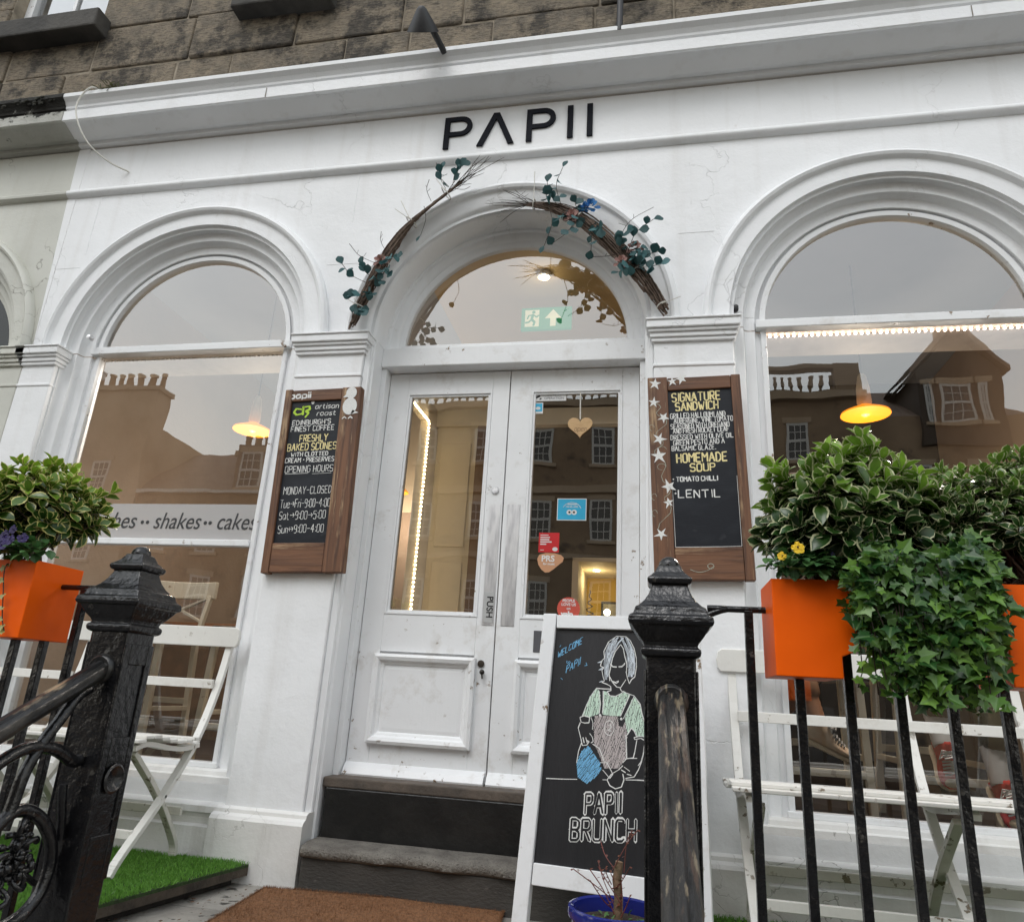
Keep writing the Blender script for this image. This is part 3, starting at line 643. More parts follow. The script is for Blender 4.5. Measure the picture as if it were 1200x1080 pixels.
def logo_words(m, x0, x1, z0, z1):
    s = (z1-z0)/690; w = x1-x0
    text(m, 'artisan', x0+.48*w, x0+.94*w, z1-(205-165)*s, 25*s, .0036, -.0166, .15, .15); text(m, 'roast', x0+.53*w, x0+.9*w, z1-(240-165)*s, 24*s, .0036, -.0166, .15, .15)
    ribbon(m, [(x0+.05*w, z1-(528-165)*s), (x0+.5*w, z1-(526-165)*s)], .002, -.0166); ribbon(m, [(x0+.58*w, z1-(530-165)*s), (x0+.95*w, z1-(528-165)*s)], .002, -.0166)
    disc(m, x0+.42*w, z1-(170-165)*s, .009, .012, -.0166)
def logo(m, x0, x1, z0, z1):
    s = (z1-z0)/690; w = x1-x0; X = lambda a: x0+a*w; Z = lambda q: z1-(q-165)*s
    ribbon(m, [(X(.24), Z(205)), (X(.1), Z(200)), (X(.06), Z(218)), (X(.12), Z(232)), (X(.24), Z(226))], .011, -.0167); ribbon(m, [(X(.24), Z(190)), (X(.245), Z(232))], .011, -.0167)
    ribbon(m, [(X(.245), Z(194)), (X(.36), Z(190)), (X(.38), Z(206)), (X(.3), Z(214)), (X(.36), Z(226)), (X(.3), Z(246))], .011, -.0167)
def bird(m, x0, x1, z0, z1):
    s = (z1-z0)/690; X = .155; Z = lambda q: z1-(q-165)*s
    disc(m, X+.012, Z(205), .041, .05, -.0312); disc(m, X+.014, Z(137), .031, .034, -.0313)
    m.add([(X-.012, -.0312, Z(140)), (X-.032, -.0312, Z(160)), (X-.004, -.0312, Z(158))], [(0, 1, 2)]); m.add([(X+.03, -.0312, Z(225)), (X+.066, -.0312, Z(240)), (X+.02, -.0312, Z(248))], [(0, 1, 2)])
    for a in (-.012, .022): ribbon(m, [(X+a-.012, Z(268)), (X+a, Z(258)), (X+a+.012, Z(267))], .006, -.0312)
    text(m, 'papii', -.19, -.072, Z(150), .034, .009, -.0275, .1)
chalkboard('dark brown wood framed chalkboard with opening hours and a white painted bird at its corner', -.966, 1.452, .042, .11, [('chalk_lettering', CHW, rows(LW, 165, 855)), ('chalk_lettering', CHY, rows([("FRESHLY", .25, .8, 337, 370, .0058), ("BAKED SCONES", .03, .985, 380, 414, .0056)], 165, 855)), ('chalk_lettering', CHW, logo_words), ('chalk_logo', CHG, logo), ('painted_bird', CHW, bird)])
RW = [("GRILLED HALLOUMI AND", .03, .88, 255, 280, .0036), ("AUBERGINE, VINE TOMATO", .08, .99, 281, 304, .0036), ("SEASONED WITH OREGANO", .03, .93, 308, 331, .0036), ("AND FRESH ROCKET LEAF", .06, .92, 331, 354, .0036), ("DRESSED WITH OLIVE OIL", .02, .98, 362, 384, .0036), ("GREEN PESTO AND A", .06, .84, 388, 411, .0036), ("BALSAMIC GLAZE.", .03, .7, 416, 438, .0036), ("* TOMATO CHILLI", .02, .7, 563, 584, .0046)]
def lentil(m, x0, x1, z0, z1):
    s = (z1-z0)/740; text(m, '*LENTIL', x0+.03*(x1-x0), x0+.72*(x1-x0), z1-(655-140)*s, .036, .0052, -.0166, .3)
    ribbon(m, [(x0+.004, z1-(590-140)*s), (x0+.006, z0+.004), (x1-.1, z0+.004), (x1-.004, z0+.006), (x1-.003, z1-(560-140)*s)], .0022, -.0166)
FLW = [(.035, .473, .026), (.12, .483, .02), (.165, .5, .024), (.026, .372, .022), (.07, .29, .024), (.046, .18, .027), (.04, .093, .032), (.082, -.06, .028), (.078, -.14, .022), (.038, -.29, .026)]
def flowers(m, x0, x1, z0, z1):
    rs = random.Random(4)
    for i, (u, z, r) in enumerate(FLW):
        X = -.222+u; a0 = rs.uniform(0, 6); vs = []; y = -.0312 if u < .09 else -.0282
        for k in range(10):
            a = a0+math.pi*k/5; q = r*1.3*(1. if k % 2 == 0 else .36)*rs.uniform(.85, 1.15); vs.append((X+q*math.cos(a), y, min(z, .495)+q*math.sin(a)))
        m.add(vs, [tuple(range(10))])
def vine(m, x0, x1, z0, z1):
    p = []
    for (u, z, r), (u2, z2, r2) in zip(FLW[3:], FLW[4:]):
        for k in range(6): t = k/6; p.append((-.222+u+(u2-u)*t+.022*math.sin(t*math.pi*2), z+(z2-z)*t))
    p = [(min(a, -.222+.089), b) for a, b in p]; ribbon(m, p, .0024, -.0311)
    for (u, z, r) in FLW[4:9]: ribbon(m, [(-.222+u+.012+.02*math.cos(a), z-.055+.016*math.sin(a)) for a in [k*.6 for k in range(9)]] if u < .05 else [(-.21+.012*math.cos(a), z-.05+.016*math.sin(a)) for a in [k*.6 for k in range(9)]], .002, -.0311)
    ribbon(m, [(-.06+.08*t, -.455-.012*math.sin(t*3)) for t in [k/10 for k in range(11)]]+[(.03+.014*math.cos(a), -.44+.012*math.sin(a)) for a in [k*.7 for k in range(10)]], .0026, -.0282)
chalkboard('brown wood framed chalkboard listing sandwich and soup with white flowers painted down one side', 1.0, 1.463, .095, .045, [('chalk_lettering', CHY, rows([("SIGNATURE", .07, .82, 154, 196, .0068), ("SANDWICH", .12, .78, 203, 242, .0068), ("HOMEMADE", .1, .86, 453, 494, .007), ("SOUP", .3, .67, 502, 537, .007)], 140, 885)), ('chalk_lettering', CHW, rows(RW, 140, 885)), ('chalk_lettering', CHW, lentil), ('painted_flowers', CHW, flowers), ('painted_vine', chalk('dull_green_paint', (.4, .42, .34)), vine)])
# ------------------------------------------------------------------ pavement A-board
ABL=[[-0.054,1.027,-0.058,1.053,-0.04,1.092,-0.008,1.116,0.031,1.115,0.048,1.1,0.065,1.068,0.074,1.031,0.076,1.0,0.07,0.958,0.057,0.947,0.049,0.931,0.041,0.952,0.035,0.977],[-0.054,1.027,-0.065,1.015,-0.07,0.994,-0.056,0.989,-0.063,0.978,-0.057,0.952,-0.051,0.937,-0.061,0.931,-0.039,0.924,-0.025,0.917],[0.01,1.083,-0.011,1.055,-0.021,1.028,-0.026,1.001,-0.033,0.964,-0.029,0.938],[0.01,1.083,0.021,1.067,0.027,1.04,0.036,1.009,0.037,0.977],[-0.03,0.954,-0.018,0.933,-0.001,0.916,0.015,0.914,0.025,0.93,0.035,0.946],[-0.025,0.917,-0.023,0.902,-0.038,0.896],[0.012,0.914,0.018,0.902,0.032,0.897],[-0.038,0.896,-0.027,0.881,-0.005,0.88,0.016,0.891,0.029,0.902],[-0.025,0.907,-0.049,0.906,-0.082,0.907,-0.103,0.877,-0.117,0.846,-0.134,0.799],[-0.143,0.793,-0.126,0.8,-0.104,0.795],[-0.138,0.776,-0.124,0.773,-0.106,0.775],[-0.143,0.793,-0.138,0.776],[-0.104,0.795,-0.106,0.775],[0.032,0.897,0.069,0.886,0.093,0.857,0.102,0.818,0.115,0.78,0.123,0.739],[0.072,0.733,0.098,0.74,0.126,0.735,0.123,0.721,0.098,0.732,0.075,0.726,0.072,0.733],[0.061,0.766,0.072,0.757,0.083,0.736],[0.046,0.741,0.061,0.766],[-0.141,0.773,-0.148,0.753,-0.135,0.714,-0.128,0.69,-0.11,0.693,-0.102,0.706,-0.113,0.71],[-0.127,0.719,-0.121,0.7],[-0.116,0.72,-0.109,0.701],[-0.101,0.736,-0.089,0.722,-0.086,0.707,-0.094,0.702],[-0.099,0.796,-0.09,0.776,-0.091,0.751],[0.083,0.724,0.076,0.681,0.071,0.661,0.038,0.654],[0.119,0.722,0.109,0.683,0.1,0.649,0.09,0.635],[-0.018,0.938,-0.007,0.934,0.006,0.94],[-0.015,0.934,-0.002,0.93,0.006,0.937],[-0.029,1.006,-0.02,0.995,-0.003,0.993],[0.004,0.994,0.019,0.995,0.029,1.01],[-0.071,0.897,-0.063,0.849,-0.066,0.813],[-0.054,0.898,-0.052,0.849,-0.054,0.814],[0.053,0.891,0.018,0.808],[0.069,0.884,0.029,0.798],[0.041,0.741,0.046,0.659],[-0.026,0.576,-0.015,0.557,0.007,0.548,0.029,0.556,0.038,0.582,0.033,0.601],[-0.026,0.576,-0.011,0.597,0.016,0.614,0.032,0.63],[0.031,0.64,0.047,0.657,0.085,0.66],[0.116,0.738,0.108,0.676,0.101,0.646,0.091,0.62,0.076,0.595,0.044,0.587],[0.027,0.615,0.043,0.607],[0.037,0.626,0.059,0.613],[0.049,0.602,0.065,0.599],[-0.264,0.561,-0.198,0.564,-0.142,0.568],[-0.043,0.575,-0.026,0.576],[0.044,0.582,0.086,0.585,0.129,0.586],[-0.132,0.699,-0.142,0.668,-0.147,0.626],[-0.087,0.698,-0.06,0.684,-0.04,0.64],[-0.056,0.634,-0.029,0.636,-0.005,0.598,-0.016,0.582,-0.044,0.609]]
ABS=[[-0.002,1.112,-0.023,1.082,-0.038,1.043,-0.042,1.006,-0.046,0.963],[0.02,1.11,-0.001,1.088,-0.022,1.049,-0.032,1.006],[0.031,1.113,0.048,1.073,0.055,1.031,0.05,0.988,0.057,0.957],[0.026,1.089,0.043,1.052,0.05,1.009,0.046,0.957],[-0.035,1.087,-0.047,1.048,-0.051,1.005,-0.045,0.942],[0.042,1.095,0.062,1.047,0.064,0.994,0.059,0.958],[-0.016,1.109,-0.034,1.07,-0.043,1.027],[0.012,1.113,0.026,1.083,0.041,1.046,0.041,0.993],[-0.007,1.098,-0.025,1.06,-0.037,1.011,-0.039,0.953],[0.037,1.105,0.057,1.063,0.062,1.01],[0.055,1.036,0.067,1.01,0.065,0.968],[-0.065,1.013,-0.078,1.007],[-0.056,0.989,-0.073,0.978],[-0.056,0.937,-0.067,0.931]]
ABM=[[-0.082,0.907,-0.068,0.897,-0.063,0.849,-0.064,0.813,-0.093,0.801,-0.109,0.795,-0.134,0.799,-0.117,0.846,-0.103,0.877],[-0.054,0.898,-0.038,0.895,-0.027,0.88,-0.005,0.878,0.016,0.89,0.029,0.901,0.05,0.888,0.016,0.808,-0.013,0.806,-0.053,0.809],[0.066,0.882,0.093,0.857,0.102,0.818,0.122,0.74,0.084,0.736,0.073,0.757,0.061,0.766,0.047,0.742,0.037,0.794,0.032,0.801]]
ABG=[[-0.083,0.802,-0.053,0.804,0.008,0.805,0.012,0.771,0.027,0.767,0.036,0.792,0.045,0.741,0.043,0.659,0.014,0.619,-0.037,0.615,-0.055,0.652,-0.08,0.698,-0.087,0.767]]
ABB=[[-0.103,0.691,-0.13,0.669,-0.147,0.626,-0.14,0.576,-0.102,0.555,-0.076,0.577,-0.049,0.609,-0.056,0.634,-0.08,0.662,-0.098,0.686]]
ab = thing('a_board', 'white framed pavement chalkboard with a drawn woman pouring from a blue jug above PAPII BRUNCH', 'a-board', (.628, -.51, PZ), rot=(R(-7.05), 0, R(-8)))
def stile(s):
    m = MB(); a, b = s*.357, s*.321; q = -s*.058
    xs = [(a, 0), (a+q, 0), (b+q, 1.2), (b, 1.2)]
    m.poly_y(xs, -.022, .022); return fixn(m.build('frame_stile', WOODW, ab, bevel=.004))
stile(-1); stile(1)
MB().poly_y([(-.26, 1.14), (.26, 1.14), (.262, 1.195), (-.262, 1.195)], -.02, .02).build('frame_rail', WOODW, ab, bevel=.003)
MB().poly_y([(-.289, .2), (.289, .2), (.287, .272), (-.287, .272)], -.02, .02).build('frame_rail', WOODW, ab, bevel=.003)
MB().poly_y([(-.289, .268), (.289, .268), (.265, 1.145), (-.265, 1.145)], -.004, .012).build('chalkboard_panel', SLATE2, ab)
YB = -.0046
def polys(L, y, mat, nm):
    m = MB()
    for p in L: m.add([(a, y, b) for a, b in zip(p[::2], p[1::2])], [tuple(range(len(p)//2))])
    return m.build(nm, mat, ab)
def hatch(L, y, mat, nm, sp, ang, w, seed):
    """loose chalk shading inside an outline: many short strokes"""
    m = MB(); rs = random.Random(seed); ca, sa = math.cos(ang), math.sin(ang)
    for p in L:
        pts = [(a*ca+b*sa, -a*sa+b*ca) for a, b in zip(p[::2], p[1::2])]; lo = min(q[1] for q in pts); hi = max(q[1] for q in pts); v = lo+sp/2
        while v < hi:
            xs = []
            for (a, b), (c, d) in zip(pts, pts[1:]+pts[:1]):
                if (b-v)*(d-v) < 0: xs.append(a+(c-a)*(v-b)/(d-b))
            xs.sort()
            for a, b in zip(xs[::2], xs[1::2]):
                x = a
                while x < b-.003:
                    e = min(b, x+rs.uniform(.012, .05)); j = rs.uniform(-sp, sp)*.4; k = rs.uniform(-sp, sp)*.5
                    ribbon(m, [(x*ca-(v+j)*sa, x*sa+(v+j)*ca), (e*ca-(v+k)*sa, e*sa+(v+k)*ca)], w*rs.uniform(.6, 1.1), y); x = e+rs.uniform(.0005, .005)
            v += sp
    return m.build(nm, mat, ab)
hatch(ABM, YB, CHM, 'chalk_drawing', .0032, 1.35, .0034, 1); hatch(ABG, YB, CHV, 'chalk_drawing', .0034, 1.2, .0032, 2); hatch(ABB, YB, CHB, 'chalk_drawing', .0034, .9, .0034, 3)
m = MB()
for q_ in (-.0035, 0, .0035):
  for p in ABS: ribbon(m, [(a+q_*(1+.5*math.sin(b*90)), b) for a, b in zip(p[::2], p[1::2])], .0018, YB-.0003)
m.build('chalk_drawing', CHLB, ab)
m = MB()
for p in ABL: ribbon(m, list(zip(p[::2], p[1::2])), .0033, YB-.0006)
disc(m, -.063, .806, .005, .005, YB-.001); disc(m, .021, .797, .005, .005, YB-.001)
for k in range(1): ribbon(m, [(-.025+.019*math.cos(a), .761+.027*math.sin(a)) for a in [j*.42 for j in range(16)]], .0026, YB-.0006); ribbon(m, [(-.03, .77), (-.02, .774), (-.017, .764), (-.03, .752), (-.016, .75)], .0026, YB-.0006)
ribbon(m, [(-.03, 1.002), (-.02, .994), (-.004, .993)], .005, YB-.0006); ribbon(m, [(.005, .994), (.018, .996), (.028, 1.006)], .005, YB-.0006)
m.build('chalk_drawing', CHW, ab)
m = MB()
for t, a, b, z, h, tl in (("PAPII", -.105, .028, .452, .068, .13), ("BRUNCH", -.155, .085, .36, .07, .09)):
    st, wd = strokes(t, .12, gap=2.0); sx = (b-a)/wd
    for pl in st: ribbon(m, [(a+px*sx, z+py*h/8+px*sx*tl) for px, py in pl], .0145, YB, .9)
m.build('chalk_lettering', CHW, ab)
m = MB()
for t, a, b, z, h, tl in (("PAPII", -.105, .028, .452, .068, .13), ("BRUNCH", -.155, .085, .36, .07, .09)):
    st, wd = strokes(t, .12, random.Random(5), gap=2.0); sx = (b-a)/wd
    for pl in st: ribbon(m, [(a+px*sx, z+py*h/8+px*sx*tl) for px, py in pl], .0072, YB-.0008, .2)
m.build('lettering_centre', SLATE2, ab)
m = MB(); text(m, 'WELCOME', -.252, -.152, 1.02, .024, .0026, YB, .5, .2, .62); text(m, 'to', -.212, -.196, 1.0, .011, .002, YB, .2); text(m, 'PAPII', -.212, -.156, .962, .028, .0026, YB, .5, .2, .6)
ribbon(m, [(-.245, 1.065), (-.24, 1.072)], .002, YB); ribbon(m, [(-.18, 1.09), (-.172, 1.094), (-.165, 1.09)], .002, YB); ribbon(m, [(-.13, 1.005), (-.125, .995), (-.135, .993)], .002, YB); ribbon(m, [(-.232, .94), (-.224, .934)], .002, YB)
m.build('chalk_lettering', CHB, ab)
m = MB(); m.bar((-.21, .03, 1.17), (-.215, .44, .055), .05, .032, (1, 0, 0)).bar((.21, .03, 1.17), (.215, .44, .055), .05, .032, (1, 0, 0)).bar((-.21, .32, .35), (.21, .32, .35), .03, .05)
m.build('rear_leg_frame', WOODW, ab, bevel=.003)
MB().tube([(-.25, .026, 1.185), (.25, .026, 1.185)], .009, 10).build('hinge', STEEL, ab)
# ------------------------------------------------------------------ things stuck to or hung in the door
def card(name, label, cat, x0, x1, z0, z1, mat, y=.2335, parts=()):
    o = thing(name, label, cat, (x0, y, z0), 'stickers on the right door pane'); MB().box(x0, x1, y, y+.0012, z0, z1).build('backing', mat, o)
    for nm, mt, fn in parts: m = MB(); fn(m); m.build(nm, mt, o, world=True)
    return o
CW = pm('sticker_white', (.75, .75, .74)); CK = pm('sticker_black', (.02, .02, .02)); CBL = pm('sticker_sky_blue', (.03, .42, .68), None, .4); CRD = pm('sticker_red', (.62, .02, .025), None, .4)
Yf = .2332
c = card('notice', 'white notice with a camera symbol at the top left of the right door pane', 'sticker', .128, .318, 1.987, 2.04, CW, parts=[('camera_symbol', CK, lambda m: (m.add([(.142, Yf, 2.012), (.168, Yf, 2.024), (.173, Yf, 2.014), (.148, Yf, 2.001)], [(0, 1, 2, 3)]), m.add([(.168, Yf, 2.004), (.178, Yf, 2.008), (.18, Yf, 1.998), (.168, Yf, 1.995)], [(0, 1, 2, 3)])))])
ftext('notice_lettering', 'CCTV IN\nOPERATION', .02, (.25, Yf, 2.017), pm('grey_print', (.2, .2, .22)), c)
card('sticker', 'tiny blue and white sticker below the camera notice', 'sticker', .134, .19, 1.912, 1.978, CW, parts=[('print', CBL, lambda m: (m.add([(.138, Yf, 1.925), (.186, Yf, 1.925), (.186, Yf, 1.973), (.138, Yf, 1.973)], [(0, 1, 2, 3)]))), ('print', CW, lambda m: disc(m, .162, 1.944, .014, .009, Yf-.0003))])
c = card('sticker', 'sky blue rectangular sticker with a white owl eyed badge', 'sticker', .29, .445, 1.306, 1.425, CW, parts=[('print', CBL, lambda m: m.add([(.294, Yf, 1.31), (.441, Yf, 1.31), (.441, Yf, 1.421), (.294, Yf, 1.421)], [(0, 1, 2, 3)])),
  ('print', CW, lambda m: (disc(m, .355, 1.35, .014, .014, Yf-.0003), disc(m, .381, 1.35, .014, .014, Yf-.0003), ribbon(m, [(.368+.05*math.cos(a), 1.358+.045*math.sin(a)) for a in [.3+k*.16 for k in range(16)]], .0025, Yf-.0003), text(m, 'TRAVELLERS', .335, .4, 1.376, .008, .0016, Yf-.0003, .1), ribbon(m, [(.345, 1.393), (.392, 1.393)], .005, Yf-.0003))), ('print', CK, lambda m: (disc(m, .356, 1.35, .006, .006, Yf-.0006), disc(m, .38, 1.35, .006, .006, Yf-.0006), text(m, '2019', .33, .36, 1.316, .009, .0018, Yf-.0003, .1) if 0 else None))])
card('sticker', 'bright red square sticker with small white print', 'sticker', .2, .307, 1.135, 1.239, CRD, parts=[('print', CW, lambda m: ([ribbon(m, [(.208, z), (b, z)], .006, Yf, .1) for z, b in ((1.226, .25), (1.214, .258), (1.202, .255), (1.19, .268), (1.178, .24))], disc(m, .287, 1.152, .014, .011, Yf), ribbon(m, [(.21, 1.147), (.228, 1.147)], .003, Yf)))])
c = thing('sticker', 'tan pebble shaped sticker reading PRS below the red one', 'sticker', (.2, .2335, 1.03), 'stickers on the right door pane')
pb = MB(); pb.poly_y([(.196, 1.1), (.206, 1.122), (.24, 1.132), (.285, 1.131), (.32, 1.122), (.334, 1.108), (.33, 1.088), (.308, 1.07), (.285, 1.05), (.26, 1.032), (.24, 1.03), (.22, 1.045), (.203, 1.07)], .2333, .2348).build('backing', pm('sticker_tan', (.62, .32, .17), None, .5), c)
ftext('print', 'PRS', .044, (.252, Yf, 1.088), CW, c, bold=.0012); ftext('print', 'for music', .016, (.258, Yf, 1.07), CW, c, bold=.0004)
c = thing('sticker', 'round coral red sticker reading PEOPLE LOVE US low on the right door pane', 'sticker', (.367, .2335, .79), 'stickers on the right door pane')
m = MB(); m.poly_y([(.367+.058*math.cos(2*math.pi*k/28), .85+.058*math.sin(2*math.pi*k/28)) for k in range(28)], .2333, .2348); m.build('backing', pm('sticker_coral', (.58, .09, .06), None, .45), c)
ftext('print', 'PEOPLE\nLOVE US\non', .019, (.367, Yf, .884), CW, c, bold=.0006); ftext('print', 'yelp', .036, (.36, Yf, .812), CW, c, bold=.002)
# heart
def heart(cx, cz, w, h, n=40):
    out = []
    for k in range(n):
        t = 2*math.pi*k/n; out.append((cx+w/2*math.sin(t)**3, cz+h/17*(13*math.cos(t)-5*math.cos(2*t)-2*math.cos(3*t)-math.cos(4*t))*.5+h*.04))
    return out
hh = thing('wooden_heart', 'pale wooden heart hanging on a white cord at the right door pane', 'heart', (.4, .226, 1.76))
MB().poly_y(heart(.4, 1.825, .135, .138), .221, .229).build('plate', pm('pale_plywood', (.58, .38, .19), (.5, .32, .15), .6, 30, st=(1, 1, 6)), hh, bevel=.0015)
MB().tube([(.4, .225, 1.87), (.397, .225, 2.06)], .0035, 6).build('cord', TIE, hh)
hw = MB(); text(hw, 'open', .37, .435, 1.8, .03, .003, .2205, .2, .15); hw.build('burnt_lettering', pm('burnt_brown', (.28, .16, .07)), hh)
ftext('lettering', 'PUSH', .046, (-.042, .2148, .843), CK, None, rot=R(-90), bold=.0008); ps = bpy.data.objects['lettering']; ps.parent = DL; ps.location = (-.051, .2148, .843)
# ------------------------------------------------------------------ window band
FROST = None
m_, nt, p_, v_ = newmat('frosted_film'); p_.inputs['Base Color'].default_value = (.62, .63, .64, 1); p_.inputs['Roughness'].default_value = .35
tr = nd(nt, 'ShaderNodeBsdfTransparent', {}); mx = nd(nt, 'ShaderNodeMixShader', {0: .47, 1: tr.outputs[0], 2: p_.outputs[0]}); nt.links.new(mx.outputs[0], [n for n in nt.nodes if n.type == 'OUTPUT_MATERIAL'][0].inputs[0]); FROST = m_
wl = thing('window_lettering', 'frosted band on the left window reading sandwiches shakes cakes', 'window sign', (-2, .126, 1.145))
MB().box(-2.62, -1.374, .1245, .1265, 1.146, 1.352).build('frosted_band', FROST, wl)
GPR = pm('dark_grey_print', (.035, .036, .04))
for w_, x0, x1 in (('cakes', -1.614, -1.376), ('shakes', -2.012, -1.715), ('sandwiches', -2.67, -2.128)):
    o = ftext('lettering', w_, .135, (x0, .1235, 1.208), GPR, wl, .22, 'LEFT'); bx = [v.co.x for v in o.data.vertices]; o.scale.x = (x1-x0)/(max(bx)-min(bx))
dt = MB(); [disc(dt, x, 1.243, 1.0*.011, .011, .1235) for x in (-1.682, -1.652, -2.084, -2.05)]; dt.build('dots', GPR, wl)
# ================================================================== railings, newels, handrails
def newel(label, cx):
    t = thing('newel_post', label, 'newel post', (cx, -1.43, PZ), 'cast iron newel posts')
    s = MB().square([(.062, PZ), (.062, .548)], (cx, -1.43, 0)); sh = s.build('shaft', IRON, t, bevel=.006)
    p = MB()
    for sx in (-1, 1):          # raised edge strips leave a sunk panel on both side faces
        x0, x1 = (cx+.061, cx+.067) if sx > 0 else (cx-.067, cx-.061)
        p.box(x0, x1, -1.493, -1.468, PZ+.3, .5).box(x0, x1, -1.392, -1.367, PZ+.3, .5).box(x0, x1, -1.468, -1.392, .44, .5).box(x0, x1, -1.468, -1.392, .16, .24).box(x0, x1, -1.468, -1.392, PZ+.3, PZ+.42)
    p.build('side_panel', IRON, t, bevel=.004)
    r = MB()
    for sx in ((1,) if cx < 0 else ()):
        o = MB().lathe([(.024, 0), (.034, .002), (.04, .01), (.034, .014), (.026, .01), (.02, .004), (0, .003)], (0, 0, 0), 20).build('roundel', IRON, t, smooth=50)
        o.rotation_euler = (0, R(90*sx), 0); o.location = Vector((cx+sx*.062, -1.43, .13))-t.location
    cp = [(.064, .53), (.073, .535), (.075, .545), (.074, .552), (.066, .558), (.07, .568), (.08, .58), (.092, .598), (.096, .606), (.104, .61), (.106, .618), (.104, .63), (.094, .636), (.091, .642), (.088, .654), (.08, .658), (.066, .672), (.055, .69), (.048, .708), (.046, .716), (.054, .72), (.058, .727), (.057, .735), (.05, .74), (.038, .752), (.03, .768), (.026, .772)]
    MB().square(cp, (cx, -1.43, 0)).build('cap', IRON, t, bevel=.003)
    MB().lathe([(.028, .768), (.029, .775), (.026, .784), (.018, .793), (.008, .798), (0, .799)], (cx, -1.43, 0), 16).build('finial', IRON, t, smooth=60)
    return t
newel('black iron newel post beside the left bench with sunk panel sides', -.795)
newel('black iron newel post in front of the pavement chalkboard', .83)
SL = math.tan(R(28.5))
def handrail(label, cx, worn):
    t = thing('handrail', label, 'handrail', (cx, -1.5, PZ), 'stair handrails')
    prof = [(-.031, .0), (-.033, .012), (-.028, .026), (-.018, .032), (-.012, .03), (-.006, .036), (.006, .036), (.012, .03), (.018, .032), (.028, .026), (.033, .012), (.031, 0), (.02, -.012), (-.02, -.012)]
    n = 16; L = 2.2; y0 = -1.478; z0 = .42; vs = []
    for j in range(n+1):
        y = y0-L*j/n; z = z0-L*j/n*SL; vs += [(cx+a, y-b*SL*.4, z+b) for a, b in prof]
    m = MB(); q = len(prof); fs = [(j*q+i, j*q+(i+1) % q, (j+1)*q+(i+1) % q, (j+1)*q+i) for j in range(n) for i in range(q)]; fs += [tuple(range(q)), tuple(range((n+1)*q-1, n*q-1, -1))]
    m.add(vs, fs); fixn(m.build('rail', worn, t, smooth=35))
    c = MB().lathe([(.043, 0), (.04, .008), (.034, .012), (.028, .01)], (0, 0, 0), 14).build('rail_collar', worn, t, smooth=50); c.rotation_euler = (R(90), 0, 0); c.location = Vector((cx, -1.492, .425))-t.location
    # cast scrollwork below the rail
    def S(pts, rad, sq=.8): return [((cx, y, z)) for y, z in pts], rad
    sc = MB()
    for pts, rad in (([(-1.497, .178), (-1.522, .178), (-1.59, .21), (-1.67, .221), (-1.73, .206), (-1.79, .168), (-1.84, .1), (-1.86, .02)], .0165),
                     ([(-1.52, .37), (-1.56, .345), (-1.6, .29), (-1.645, .228), (-1.677, .162), (-1.69, .09), (-1.7, .03)], .0155),
                     ([(-1.75, -.03), (-1.73, .03), (-1.69, .066), (-1.64, .068), (-1.585, .04), (-1.54, -.01), (-1.52, -.06), (-1.52, -.1), (-1.534, -.147), (-1.58, -.185), (-1.65, -.2), (-1.72, -.2), (-1.8, -.25)], .0165),
                     ([(-1.5, -.02), (-1.515, .04), (-1.53, .09), (-1.535, .12)], .012)):
        sc.tube(spline([(cx, y, z) for y, z in pts], 6), rad, 10)
        for dy in (.55, 1.1, 1.65): sc.tube(spline([(cx, y-dy, z-dy*SL) for y, z in pts], 5), rad, 8)
    sc.build('scroll', IRON, t, smooth=60)
    fl = MB(); rs = random.Random(9)
    for dy in (0, .55, 1.1):
        fl = MB(); c0 = Vector((cx, -1.645-dy, -.055-dy*SL))
        for k in range(11):
            a = 6.283*k/11+rs.uniform(-.2, .2); q = rs.uniform(.035, .062); b = c0+Vector((rs.uniform(-.01, .01), q*math.cos(a)*.85, q*math.sin(a)*1.3)); s0 = rs.choice((-1, 1)); pts = []
            for j in range(10):
                th = a+s0*j*.55; rr = .028*(1-j/11); pts.append(b+Vector((.012*math.sin(j*.8), rr*math.cos(th), rr*math.sin(th))))
            fl.tube(pts, [.0085-.0006*j for j in range(10)], 7)
        for k in range(46):
            a = rs.uniform(0, 6.28); q = rs.uniform(.0, .07); fl.sphere(c0+Vector((rs.uniform(-.018, .018), q*math.cos(a)*.85, q*math.sin(a)*1.3)), rs.uniform(.006, .012), 7, 5, (rs.uniform(.7, 1.3), rs.uniform(.6, 1.7), rs.uniform(.6, 1.7)))
        fl.tube([c0, c0+Vector((0, 0, .1))], .008, 6); fl.tube([c0, c0+Vector((0, .09, -.06))], .008, 6)
        fl.build('leaf_cluster', IRON, t, smooth=180)
    MB().bar((cx, -1.49, -.24), (cx, -3.6, -.24-2.11*SL), .03, .03).build('bottom_rail', IRON, t, bevel=.004)
    return t
handrail('black handrail with scrolled ironwork running down from the left newel', -.795, WORN)
handrail('rust worn handrail running down towards the viewer from the right newel', .83, RUSTY)
def railing(label, xs, x0, x1):
    t = thing('railing', label, 'railing', ((x0+x1)/2, -1.43, PZ), 'basement area railings')
    xa = .905 if xs[0] > 0 else -.87; s = 1 if xs[0] > 0 else -1
    MB().tube(spline([(xa, -1.43, .635), (xa+s*.035, -1.43, .652), (xa+s*.075, -1.43, .664), (xa+s*.14, -1.43, .664), (x1 if s > 0 else x0, -1.43, .664)], 6), .0085, 8).build('top_rail', IRON, t, smooth=60)
    MB().bar((x0, -1.43, -.26), (x1, -1.43, -.26), .03, .02).build('bottom_rail', IRON, t, bevel=.003)
    for x in xs: MB().box(x-.0105, x+.0105, -1.4405, -1.4195, -.34, .661).build('bar', IRON, t, bevel=.002)
    return t
railing('black iron railing bars with orange planters right of the newel', [1.03+.1145*k for k in range(12)], .9, 2.4)
